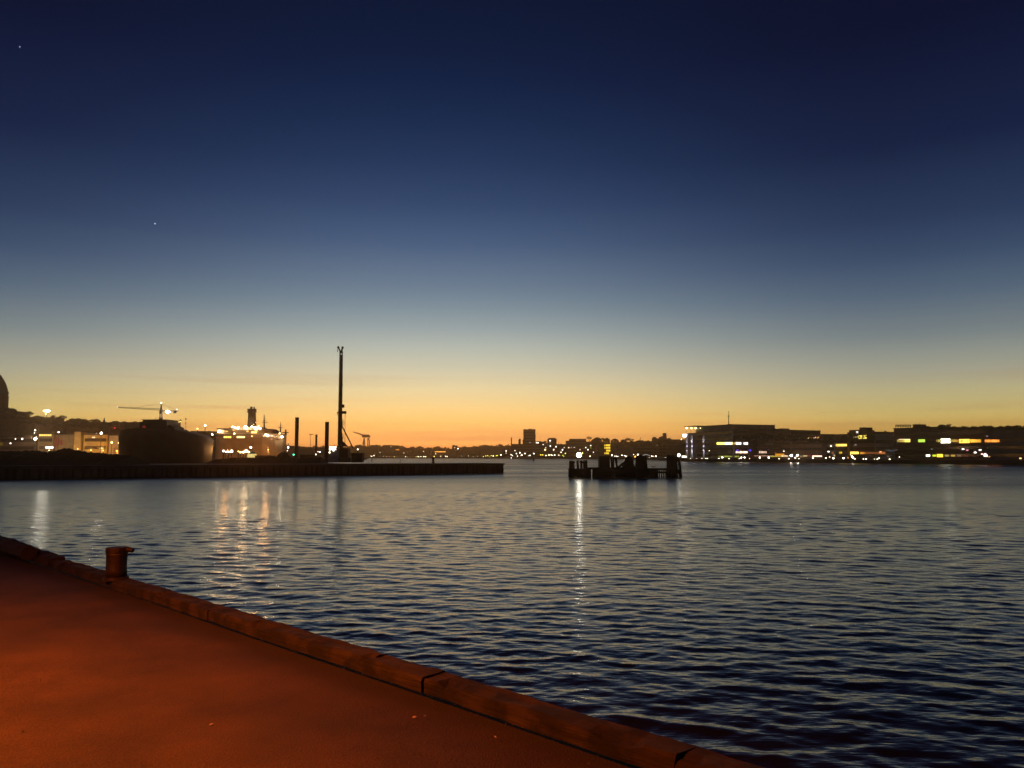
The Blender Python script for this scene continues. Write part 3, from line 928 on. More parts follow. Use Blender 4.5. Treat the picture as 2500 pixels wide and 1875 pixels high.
def lit_ship():
    Y = 240.0
    c = at(615, 1120, Y)
    root = empty('passenger_ship', (c.x, Y, 0), 'brightly lit pale passenger ship with a tall dark funnel and two masts', 'ship')
    # hull: stations along its length, flared, rising towards both ends
    xs = [531, 534, 545, 570, 610, 650, 680, 694, 699]
    wd = [.6, 2.2, 3.6, 4.2, 4.4, 4.2, 3.2, 1.6, .3]
    top = [1068, 1068.5, 1070, 1071, 1071, 1069, 1065, 1061.5, 1060]
    rings = []
    for x, w_, t in zip(xs, wd, top):
        p = at(x, t, Y); xw = p.x; cx = xw - (xw - c.x) * .06
        rings.append([(cx, Y - w_ * .75, -1.5), (xw, Y - w_, 1.5), (xw, Y - w_, p.z), (xw, Y + w_, p.z), (xw, Y + w_, 1.5), (cx, Y + w_ * .75, -1.5)])
    MB().loft(rings).build('hull', M['hull'], root)
    pbox(root, 'lower_deckhouse', M['hull'], 541, 691, 1060, 1071.5, Y, -3.4, 3.4)
    pbox(root, 'middle_deckhouse', M['hull'], 549, 672, 1050.5, 1060, Y, -3.0, 3.0)
    pbox(root, 'deck_slab', M['white'], 538, 690, 1059.4, 1060.6, Y, -3.8, 3.8)
    pbox(root, 'deck_slab', M['white'], 540, 662, 1049.8, 1050.8, Y, -3.6, 3.6)
    pbox(root, 'upper_deckhouse', M['hull'], 566, 645, 1043.5, 1050, Y, -2.4, 2.4)
    a, b_, d, e = at(649, 1051, Y), at(684, 1059, Y), at(651, 1046.8, Y), at(671, 1048.2, Y)
    MB().hexa([(a.x, Y - 2.4, a.z), (b_.x, Y - 2.4, b_.z), (b_.x, Y + 2.4, b_.z), (a.x, Y + 2.4, a.z), (d.x, Y - 2, d.z), (e.x, Y - 2, e.z), (e.x, Y + 2, e.z), (d.x, Y + 2, d.z)]).build('bridge_roof', M['roof'], root)
    pbox(root, 'awning', M['roof'], 538, 567, 1046.5, 1048.5, Y, -3, 3)
    # funnel
    def fr(y, x0, x1, w_):
        p, r_ = at(x0, y, Y), at(x1, y, Y)
        cx, hx_ = (p.x + r_.x) / 2, (r_.x - p.x) / 2
        return [(cx + math.cos(t) * hx_, Y + math.sin(t) * w_, p.z) for t in [k * math.pi / 7 for k in range(14)]]
    MB().loft([fr(1043.6, 603.5, 625.5, 1.5), fr(1025, 605.5, 624.8, 1.4), fr(1008, 606.5, 624, 1.3), fr(1002, 606.5, 624, 1.3)]).build('funnel', M['funnel'], root)
    MB().loft([fr(1002, 605, 625.5, 1.5), fr(1000, 604.3, 626, 1.7), fr(998.6, 604.3, 626, 1.7)]).build('funnel_top', M['roof'], root)
    for x0, x1, yt in ((611, 616.5, 993), (619, 622, 993.5)):
        MB().loft([fr(999, x0, x1, .35), fr(yt, x0, x1, .35)]).build('exhaust_pipe', M['steel'], root)
    for x in (605.5, 624.5):
        pbox(root, 'louvre', M['roof'], x - 1.2, x + 1.2, 1003, 1007, Y, -.4, .4)
    # masts with yards
    for (x, yb, yt, w0, yards) in ((645, 1050, 1010, 3.2, ((1031, 639, 653), (1026.5, 642, 649), (1022, 643, 648), (1016, 644, 647))), (685, 1059, 1030, 3.0, ((1043.8, 680, 690), (1038, 683, 687)))):
        nm = MB().tube(at(x, yb, Y), at(x, (yb * .42 + yt * .58), Y), w0 * Y / F * .7, .18, 6)
        nm.tube(at(x, (yb * .42 + yt * .58), Y), at(x - .3, yt, Y), .14, .07, 5)
        nm.build('mast', M['steel'], root)
        for (yy, u0, u1) in yards:
            MB().tube(at(u0, yy, Y), at(u1, yy, Y), .1, None, 5).build('yard', M['steel'], root)
    MB().tube(at(697.5, 1062, Y), at(697.5, 1053, Y), .35, .25, 6).build('signal_post', M['steel'], root)
    lamp_part(root, 697.8, 1050.6, Y, 2.4, (60, 50, 40), 0.0, name='radar_dome').data.materials[0] = M['grey']
    pbox(root, 'platform', M['steel'], 691, 703, 1055, 1057, Y, -1, 1)
    # lit windows and deck lamps
    yf = -3.42
    for grp, y0, y1, cc, st in ((((546.5, 550), (551.5, 554.5), (556, 559.5), (561, 564)), 1065, 1069.2, (255, 205, 90), 3), (((578.5, 582), (583.5, 587), (588.5, 592), (593.5, 597)), 1065, 1069.2, (255, 225, 140), 3.5)):
        for u0, u1 in grp:
            a, b_ = at(u0, y1, Y + yf), at(u1, y0, Y + yf)
            MB().box(a.x, b_.x, Y + yf - .05, Y + yf + .1, a.z, b_.z).build('window', glow(cc, st), root)
    for u0, u1, y0, y1, cc, st, dy in ((613.5, 627, 1053.5, 1057.5, (255, 215, 120), 2.6, -3.05), (551, 557, 1052.5, 1054.5, (255, 190, 80), 1.6, -3.05), (602, 607, 1052, 1054.3, (255, 200, 90), 2, -3.05), (568, 574, 1049.8, 1051.2, (255, 190, 80), 1.6, -3.65), (625, 630, 1051, 1053, (255, 200, 100), 2, -3.05), (652, 670, 1062.5, 1066.5, (235, 200, 170), 1.0, -3.45), (661, 664, 1070, 1074, (220, 160, 120), .8, -3.9)):
        a, b_ = at(u0, y1, Y + dy), at(u1, y0, Y + dy)
        MB().box(a.x, b_.x, Y + dy - .05, Y + dy + .1, a.z, b_.z).build('window', glow(cc, st), root)
    for x, y, r_, st, cast, w_ in ((581, 1044.3, 2.2, 26, True, 1), (599.5, 1043.2, 2.6, 42, True, 1.4), (568, 1042, 1.0, 30, False, 2), (573, 1043.5, 1.0, 25, False, 2), (615, 1041.6, 1.0, 30, False, 2), (621, 1042.7, 1.1, 40, False, 2), (629, 1044, 1.0, 30, False, 2), (635, 1045.8, 1.0, 25, False, 2), (624.5, 1047.8, 1.2, 20, False, 2), (632, 1039.5, .7, 8, False, 2), (619.5, 1036.2, .6, 6, False, 1), (624, 1031.5, .5, 5, False, 1), (535.5, 1053.5, 1.5, 60, True, 1.8), (572, 1058.6, 1.1, 15, False, 1.4), (615, 1065, 1.2, 4, False, 1), (649, 1062, 1.1, 60, False, 1.2), (654, 1063.5, 1.1, 25, False, 1.5), (643.5, 1064, .8, 5, False, .7), (664, 1064, .7, 6, False, 1), (671, 1067.5, .6, 5, False, .7), (675, 1065.5, .5, 4, False, 1), (683, 1057.8, 1.0, 9, False, 1.6), (688, 1066.6, 1.4, 120, True, 1.3)):
        cc = (255, 232, 190) if st > 20 else (255, 215, 140)
        lamp_part(root, x, y, Y - 3.9, r_ * 1.3, cc, st, cast, wide=w_)


lit_ship()


def dark_ship():
    Y = 205.0
    c = at(400, 1120, Y)
    root = empty('dark_ship', (c.x, Y, 0), 'large unlit dark ship with a rounded flared bow, below the tower crane', 'ship')
    # sections from the bow (left) to the low stern (right); each is (px of deck edge, deck py, half width)
    st_ = [(297, 1074, .8, 309), (301, 1064, 2.6, 311), (308, 1057, 3.8, 315), (318, 1052, 4.8, 322), (335, 1049, 5.4, 337), (360, 1047, 5.8, 361), (400, 1046, 6, 400), (432, 1047, 6, 432), (440, 1052, 6, 440), (470, 1057.5, 6, 469), (490, 1062, 5.6, 487), (504, 1071, 4.6, 500), (510, 1086, 3, 506)]
    rings = []
    for x, y, w_, xb in st_:
        p = at(x, y, Y); qx = at(xb, 1120, Y).x
        ring = []
        for t in np.linspace(0, 1, 6):
            s_ = t ** .7
            ring.append((qx + (p.x - qx) * math.sin(s_ * math.pi / 2), Y - w_ * (.5 + .5 * s_), -1.5 + (p.z + 1.5) * t))
        for t in np.linspace(1, 0, 6):
            s_ = t ** .7
            ring.append((qx + (p.x - qx) * math.sin(s_ * math.pi / 2), Y + w_ * (.5 + .5 * s_), -1.5 + (p.z + 1.5) * t))
        rings.append(ring)
    MB().loft(rings).build('hull', M['darkhull'], root, smooth=True)
    for (x0, x1, y0, y1, d0, d1, nm) in ((358, 424, 1031, 1050, -4, 4, 'superstructure'), (364, 420.5, 1026.5, 1031, -3.6, 3.6, 'bridge'), (357, 364, 1028, 1033, -1, 1, 'bridge_wing'), (362, 422.5, 1025.6, 1026.7, -4.2, 4.2, 'bridge_roof'), (424, 438, 1043, 1053, -3, 3, 'aft_house')):
        pbox(root, nm, M['darkhull'], x0, x1, y0, y1, Y, d0, d1)
    b = MB()
    b.loft([[(at(u, v, Y).x, Y + dy, at(u, v, Y).z) for dy in (-3, 3)] + [(at(u, 1054, Y).x, Y + dy, at(u, 1054, Y).z) for dy in (3, -3)] for u, v in ((420, 1038), (428, 1039), (433, 1041.5), (437, 1046), (439, 1051))])
    b.build('aft_canopy', M['darkhull'], root)
    for x, yb, yt in ((359.5, 1030, 1023), (379, 1026, 1020), (408.5, 1026, 1022.5)):
        MB().tube(at(x, yb, Y), at(x, yt, Y), .07, .04, 5).build('aerial', M['steel'], root)
    lamp_part(root, 351.5, 1042, Y - 6.1, 2.6, (255, 70, 60), .16, name='window', wide=2.0)


dark_ship()

# ------------------------------------------------------------------ cranes
def tower_crane():
    Y = 470.0
    c = at(392.5, 1040, Y)
    zb = c.z
    root = empty('tower_crane', (c.x, Y, 8), 'tower crane with a long thin jib and a white lamp under its counter jib', 'crane')
    m = MB(); hw = .55
    b0, t0 = at(392.5, 1060, Y), at(393.2, 1001, Y)
    for sx in (-1, 1):
        for sy in (-1, 1):
            m.tube(b0 + Vector((sx * hw * 1.6, sy * hw, 0)), t0 + Vector((sx * hw, sy * hw, 0)), .13, None, 4)
    for i in range(10):
        a = b0.lerp(t0, i / 10); b_ = b0.lerp(t0, (i + 1) / 10); s_ = 1 if i % 2 else -1
        for sy in (-1, 1):
            m.tube(a + Vector((-s_ * hw * 1.3, sy * hw, 0)), b_ + Vector((s_ * hw * 1.3, sy * hw, 0)), .1, None, 4)
    o = m.build('mast', M['steel'], root)
    MB().tube(t0, at(393.8, 985, Y), .75, .22, 5).build('tower_head', M['steel'], root)
    pbox(root, 'slewing_ring', M['steel'], 389.5, 396.5, 1019, 1025, Y, -.9, .9)
    pbox(root, 'cab', M['steel'], 390.5, 396, 1002, 1010, Y, -1, .6)
    j = MB(); a0, a1 = at(392, 1001.5, Y), at(287.5, 995.5, Y + 12)
    for k_, (h0, w_) in enumerate(((0, .5), (0, -.5), (.9, 0))):
        j.tube(a0 + Vector((0, w_, h0)), a1 + Vector((0, w_, h0 * .5)), .11, None, 4)
    for i in range(30):
        p, q_ = a0.lerp(a1, i / 30), a0.lerp(a1, (i + 1) / 30)
        j.tube(p + Vector((0, -.5, 0)), p.lerp(q_, .5) + Vector((0, 0, .9 - .4 * i / 30)), .06, None, 3)
        j.tube(p.lerp(q_, .5) + Vector((0, 0, .9 - .4 * i / 30)), q_ + Vector((0, -.5, 0)), .06, None, 3)
    j.build('jib', M['steel'], root)
    MB().box(a0.x, at(435, 1002, Y).x, Y - .5, Y + .5, at(400, 1004.2, Y).z, at(400, 1002.2, Y).z).build('counter_jib', M['steel'], root)
    pbox(root, 'counterweight', M['grey'], 424, 430, 1003, 1009, Y, -.6, .6)
    MB().tube(at(393.8, 985, Y), at(432, 1002, Y), .07, None, 4).build('tie', M['steel'], root)
    MB().tube(at(393.8, 985, Y), a0.lerp(a1, .7), .05, None, 4).build('tie', M['steel'], root)
    MB().tube(at(347, 998, Y + 5), at(347, 1000, Y + 5), .1, None, 4).build('hook', M['steel'], root)
    lamp_part(root, 393.6, 983.8, Y, .9, (255, 235, 215), 25)
    lamp_part(root, 287.6, 993.8, Y + 12, .7, (255, 235, 215), 9)
    lamp_part(root, 432, 999.8, Y, .9, (255, 225, 200), 12)
    lamp_part(root, 409.3, 1005.4, Y - 1, 2.4, (255, 248, 250), 90, True, wide=2.2)


tower_crane()


def gantry():
    Y = 1450.0
    c = at(894, 1115, Y)
    root = empty('gantry_crane', (c.x, Y, 1.7), 'distant red shipyard gantry crane with splayed legs against the orange sky', 'crane')
    k = Y / F
    for x0, x1, d in ((884.5, 888.8, -5), (891, 889.3, -5), (897.5, 898.2, 5), (903, 900.5, 5)):
        MB().tube(at(x0, 1100, Y + d), at(x1, 1069, Y + d), 1.15, .9, 5).build('leg', M['red'], root)
    pbox(root, 'girder', M['red'], 885.5, 902.5, 1062.5, 1068, Y, -7, 7)
    pbox(root, 'girder_top', M['red'], 888, 900, 1061, 1062.5, Y, -4, 4)
    pbox(root, 'cross_beam', M['red'], 885.5, 891, 1080, 1081.2, Y, -6, -4)
    pbox(root, 'cross_beam', M['red'], 898, 902.6, 1077, 1078.2, Y, 4, 6)
    MB().tube(at(888, 1063, Y), at(876, 1058.5, Y), 1.3, 1.1, 5).tube(at(876, 1058.5, Y), at(862, 1054.5, Y), 1.1, .7, 5).build('jib', M['red'], root)
    lamp_part(root, 899, 1077, Y - 8, .8, (255, 150, 110), 4)
    lamp_part(root, 899.5, 1068, Y - 8, .5, (255, 120, 90), 3)


gantry()


# ------------------------------------------------------------------ buildings
LIT = []                                                  # (px0, px1, py0, py1, colour, strength) of lit windows not yet given to a building


def lw(x0, x1, y0, y1, c=CW, s=4.0):
    if c[2] < 200 and c[0] >= c[1] and c[0] > 150:
        c = (c[0], int(c[1] * .93), c[2])
    LIT.append([x0, x1, y0, y1, c, s])


def ld_(x, y, r=1.1, c=CW, s=5.0):
    lw(x - r, x + r, y - r, y + r, c, s)


Yy = (255, 214, 95); Yg = (225, 235, 90); Oo = (255, 165, 60); Wb = (255, 252, 240); Dm = (200, 150, 80)
# hillside houses of the middle
for x, y in ((1235.5, 1101), (1257.4, 1100.4), (1310, 1081), (1313.5, 1081), (1326, 1085.5), (1332.6, 1092.8), (1343.5, 1089), (1357.6, 1090.6), (1351.8, 1098), (1343, 1076), (1377.6, 1092), (1388.5, 1092.8), (1373.3, 1098.2), (1430, 1092.8), (1442.4, 1087.7), (1435.4, 1098), (1416, 1098)):
    ld_(x, y, 1.2 if (int(x) % 3) else .9, CW if int(x) % 4 else (255, 225, 170), 5 if int(x) % 2 else 3)
ld_(1331, 1098, 1.7, (250, 240, 160), 4); ld_(1402.3, 1092.2, .9, CW, 1.5); ld_(1394.5, 1092, .6, CW, 2); ld_(1442, 1093, 1.4, (190, 200, 40), 1); ld_(1293.8, 1080.4, .8, CW, 1.2); ld_(1343, 1081, .8, CW, .8); ld_(1448.7, 1104, .9, CW, 3)
for x, y, s in ((1605, 1086, 2), (1620, 1086.5, 3), (1632, 1085.5, 1.5), (1638, 1086, 2), (1617, 1078.6, 2.2), (1597, 1078.6, 2), (1659.7, 1091.5, 3.5), (1660, 1102, 4)):
    ld_(x, y, 1.2, (255, 232, 160), s)
for r_, y in enumerate((1087, 1093.3, 1100, 1106.5)):
    for cx, x in enumerate((1477, 1481.3, 1484.8, 1488.3)):
        if (r_, cx) in ((2, 0), (3, 3)):
            continue
        lw(x - 1.5, x + 1.5, y - 2.2, y + 2.2, (250, 225, 60), 1.6 if cx else 1.2)
lw(1469, 1476, 1111.5, 1113.5, (240, 220, 80), 2)
# far city
lw(1061.5, 1088, 1102, 1104, (255, 180, 70), 2.2); lw(966, 975, 1097.2, 1098.8, (255, 170, 60), 1.6)
for x, y in ((1006, 1102), (1034, 1102), (1064, 1108), (1117.5, 1095), (954.5, 1090), (1110, 1093), (928, 1105), (986, 1106), (1047, 1110)):
    ld_(x, y, .9, (255, 215, 150), 2.5)
# office with the lit columns and its neighbours
for x0, x1, c, s in ((1751, 1753.5, Yg, 2.5), (1754.5, 1761, (240, 235, 110), 3), (1762.5, 1768.5, (240, 235, 110), 3.2), (1774, 1783, Wb, 4), (1785, 1788.5, (230, 225, 120), 2.2), (1789.5, 1793, (225, 215, 120), 2.4), (1798.5, 1802.8, Wb, 4), (1804.5, 1808.5, Wb, 2.5), (1816, 1819, Wb, 1.2), (1820.5, 1824.5, Wb, 3.4)):
    lw(x0, x1, 1080, 1085.4, c, s)
x = 1797.5
while x < 1826:
    lw(x, x + 2.2, 1101.8, 1106.3, (255, 240, 190), random.choice((.8, 2.2, 3))); x += 3.1
for x in (1854, 1858, 1861.5, 1865, 1869.5):
    lw(x, x + 1.5, 1101.5, 1106.5, (250, 225, 180), 1.2)
x = 1755
while x < 1801:
    lw(x, x + 3.6, 1112.8, 1115.8, (190, 200, 80), random.choice((.35, .6, .9))); x += 4.5
lw(1827, 1837.5, 1111.4, 1114.2, (255, 225, 190), 2.4); lw(1838.5, 1878, 1112.2, 1113.8, (235, 190, 150), .8)
for x, s in ((1809, 2.2), (1823.5, 2.6)):
    ld_(x, 1067.3, 1.5, (255, 200, 90), s)
lw(1831, 1836, 1066, 1068.5, (255, 150, 80), 1.8)
lw(1773, 1776, 1063.6, 1064.6, (90, 80, 80), .6)
for x, c, s in ((1893, (255, 225, 120), 3), (1903.5, CO, 1), (1908, (255, 225, 170), 4), (1916, Oo, 2), (1975, (255, 225, 130), 3), (1983, CO, .8), (1989, (255, 225, 180), 4), (1997, (255, 190, 100), 2.5)):
    ld_(x, 1068.5, 1.5, c, s)
lw(1887, 1911, 1112.8, 1115.5, (200, 190, 70), .9); lw(1897, 1911, 1107.5, 1112.5, (255, 180, 40), .8); lw(1911.5, 1921, 1111.8, 1114.8, (255, 232, 180), 2.5)
lw(1922, 1960, 1112.5, 1114.2, (190, 180, 130), .5); lw(1963.5, 1969.5, 1111.5, 1114.8, (220, 220, 120), 1.2); lw(1988, 2002, 1112.2, 1115, (255, 235, 190), 2.4)
lw(1972, 1978, 1109, 1115, (180, 50, 60), .25); ld_(1914, 1101.5, .9, CW, 3); ld_(1893.5, 1105, .7, (255, 120, 80), .8)
for x in range(1869, 1886, 4):
    lw(x, x + 2, 1082.5, 1085, (120, 105, 80), .25)
# terraces block
lw(2041, 2046, 1085, 1089, (220, 190, 80), .8); lw(2047, 2062, 1084, 1089.5, (255, 225, 90), 2.2); ld_(2029, 1089, 1.0, CW, 3.5); ld_(2093, 1055.4, 1.4, Wb, 5); lw(2086.5, 2093.5, 1065.8, 1068.8, (215, 215, 130), 1.4)
lw(2100.5, 2111.5, 1062.8, 1071, (245, 235, 90), 1.7); ld_(2089, 1086, 1.2, (180, 170, 150), 1); lw(2050.5, 2054.5, 1102.5, 1107.5, (210, 190, 40), 1)
for i in range(5):
    lw(2071 + i * 4.9, 2075.3 + i * 4.9, 1102.8, 1108.5, (255, 230, 90), 2.4)
for i in range(13):
    lw(2102 + i * 4.5, 2105.8 + i * 4.5, 1103.5, 1108.5, (230, 160, 50) if i < 2 else (190, 120, 50), (1.2, .9, .5, .35)[min(3, i)] if i < 10 else .9)
ld_(2023, 1102.7, 1.1, Wb, 4); ld_(2033, 1106, 1.3, (220, 120, 60), .8); ld_(2150, 1103.3, 1.2, (255, 170, 100), 3)
# long block at the right
for i in range(7):
    lw(2192 + i * 4.2, 2195.4 + i * 4.2, 1073, 1079.3, (215, 200, 90) if i < 4 else (240, 230, 90), (.6, .7, .9, 1.2, 2.2, 2.2, 2.4)[i])
    if i:
        lw(2192 + i * 4.2, 2195.4 + i * 4.2, 1072, 1073, (250, 240, 180), 2)
lw(2246, 2254.5, 1072.5, 1079.5, (180, 220, 80), 1.5)
for x, w_, c, s, y0, y1 in ((2288, 4.5, (200, 180, 80), .5, 1073, 1079), (2293.2, 4.2, (215, 215, 110), .9, 1073, 1079), (2298, 4.4, (225, 225, 130), 1.1, 1073, 1079), (2303, 11.5, (255, 255, 225), 4.5, 1071.2, 1081.6), (2319, 5, Dm, .5, 1073.5, 1078.8), (2325, 7.5, (215, 190, 70), .9, 1073.2, 1079), (2333.5, 4.5, Dm, .8, 1073.5, 1079.3), (2339, 8, (210, 160, 60), .8, 1073.2, 1079.6), (2348.5, 12.5, (255, 215, 80), 2.6, 1072, 1081.5)):
    lw(x, x + w_, y0, y1, c, s)
for i in range(6):
    lw(2364 + i * 4.9, 2368.2 + i * 4.9, 1072.8, 1080, (255, 195, 60), (1.2, 1.6, 2.2, 1.4, 1.4, 1)[i])
for i in range(6):
    lw(2406.5 + i * 5.4, 2411 + i * 5.4, 1073.4, 1079.4, (255, 160, 60), (1.4, 1.9, 1.2, 2, 2, 1.4)[i])
for x, c, s, r_ in ((2266, (255, 240, 225), 3.5, 2.4), (2281.5, (200, 220, 40), 1.5, 2.3), (2295, (255, 215, 60), 2.5, 3.6), (2312, (200, 190, 100), .7, 2.4), (2327, (210, 180, 70), .9, 2.4), (2342, (180, 150, 110), .5, 2.2), (2358.5, (150, 80, 60), .35, 2.6), (2406.5, (255, 245, 190), 3.2, 2.5)):
    ld_(x, 1112.3, r_, c, s)
for x, y, s, c in ((2351.5, 1096.4, 4, Wb), (2361.5, 1099, 1.5, (230, 160, 170)), (2381, 1104.7, 4.5, Wb), (2393, 1098.7, 4, Wb), (2398, 1108.7, 3, (255, 210, 190)), (2405.5, 1108.5, 4, (255, 230, 225)), (2275.5, 1096.5, .5, (150, 150, 140)), (2491.5, 1119, 2.5, (255, 210, 130)), (2410, 1064.8, .7, (160, 150, 145)), (2415, 1115, 1, (220, 170, 100))):
    ld_(x, y, 1.3, c, s)
for x in range(2166, 2192, 4):
    ld_(x, 1098 + (x % 5), 1.0, (120, 130, 140), .35)
# left town
for i in range(6):
    lw(96 + i * 5.1, 100 + i * 5.1, 1060.5, 1064.5, (255, 225, 100), 1.8)
lw(112, 129.5, 1091, 1094.2, Wb, 9)
for x in (221.5, 225.5, 229.5, 234):
    ld_(x, 1057.2, 1.2, Wb, 5)
lw(225, 232.5, 1066.5, 1069.5, (255, 220, 160), 1.6); lw(225, 232, 1080, 1081.5, (230, 190, 110), .6)
ld_(22, 1010, .8, CW, 3); ld_(64, 1028, .7, CW, 1.6); ld_(78, 1028, .9, (255, 230, 200), 3); ld_(38, 1071.6, 1.2, CW, 4); ld_(26, 1082.5, 1.4, CW, 4); ld_(54.6, 1071.6, 1.7, CW, 5)
lw(0, 7, 1082, 1086, (190, 180, 40), .5); ld_(171, 1029, 1, (255, 240, 140), 2.5); ld_(125, 1023.7, 1.6, (255, 240, 190), 4); ld_(94, 1014, 1.2, (255, 220, 140), 3); ld_(235, 1039, 1.2, (230, 210, 130), 1.6)
for x in range(275, 300, 4):
    ld_(x, 1070 + (x % 3), .9, (235, 190, 130), 1.2)
lw(258, 262, 1048, 1050, (120, 80, 60), .3)


def building(x0, x1, yt, Y0, Y1, depth, mat, label, extras=(), base=1.7, name='building', rows=True, ybase=None):
    """A block whose front runs from (x0, Y0) to (x1, Y1); extras are roof boxes (x0, x1, y_top)."""
    a, b_ = at(x0, yt, Y0), at(x1, yt, Y1)
    zt = max(a.z, b_.z) * .5 + min(a.z, b_.z) * .5
    d = Vector((b_.x - a.x, b_.y - a.y, 0)); ln = d.length; d.normalize()
    n = Vector((-d.y, d.x, 0))
    if n.y < 0:
        n = -n
    c = (a + b_) / 2; c.z = base
    root = empty(name, c, label, 'building')
    A = Vector((a.x, a.y, 0))

    def bx(u0, u1, v0, v1, z0, z1, nm, m, stuff=False):
        p = [A + d * u + n * v for u, v in ((u0, v0), (u1, v0), (u1, v1), (u0, v1))]
        o = MB().hexa([(v.x, v.y, z0) for v in p] + [(v.x, v.y, z1) for v in p]).build(nm, m, root)
        return o
    bx(0, ln, 0, depth, base - 1, zt - .35, 'wall', mat)
    bx(-.15, ln + .15, -.15, depth + .15, zt - .35, zt, 'roof', M['roof'])
    sc = Y0 / F
    for (e0, e1, ey) in extras:
        p0, p1 = at(e0, ey, Y0 + (Y1 - Y0) * (e0 - x0) / (x1 - x0)), at(e1, ey, Y0 + (Y1 - Y0) * (e1 - x0) / (x1 - x0))
        u0, u1 = (p0 - a).dot(d), (p1 - a).dot(d)
        bx(u0, u1, 1.2, min(depth - 1, 1.2 + abs(u1 - u0) + 3), zt, max(zt + .4, p0.z), 'roof_house', mat)
    # storeys of dark glazing, one band each
    if rows and zt - base > 5:
        z = base + 1.2
        while z + 1.6 < zt - .8:
            bx(.5, ln - .5, -.06, .1, z, z + 1.35, 'window_band', M['glass'])
            z += 3.2
    # the lit windows that fall on this front
    for w in LIT[:]:
        xm = (w[0] + w[1]) / 2; ym = (w[2] + w[3]) / 2
        if x0 <= xm < x1 and ym > yt + .5 and (ybase is None or ym < ybase):
            t = (xm - x0) / (x1 - x0)
            Yw = Y0 + (Y1 - Y0) * t
            for _ in range(3):            # where the sight line meets the front plane
                r_ = ray(xm, ym)
                den = r_[0] * n.x + r_[1] * n.y
                s_ = (A.x * n.x + A.y * n.y) / den
            Yw = r_[1] * s_
            p0, p1 = at(w[0], w[3], Yw), at(w[1], w[2], Yw)
            uc = (at(xm, ym, Yw) - A).dot(d); hw = abs(p1.x - p0.x) / 2 / max(.3, abs(d.x))
            bx(uc - hw, uc + hw, -.14, -.02, p0.z, p1.z, 'window', glow(w[4], w[5]))
            LIT.remove(w)
    return root, bx, ln, zt


def sy(px, off):
    return shoreY(px) + off


def shore_building(x0, x1, yt, off, depth, mat, label, extras=(), **k):
    return building(x0, x1, yt, sy(x0, off), sy(x1, off), depth, mat, label, extras, **k)


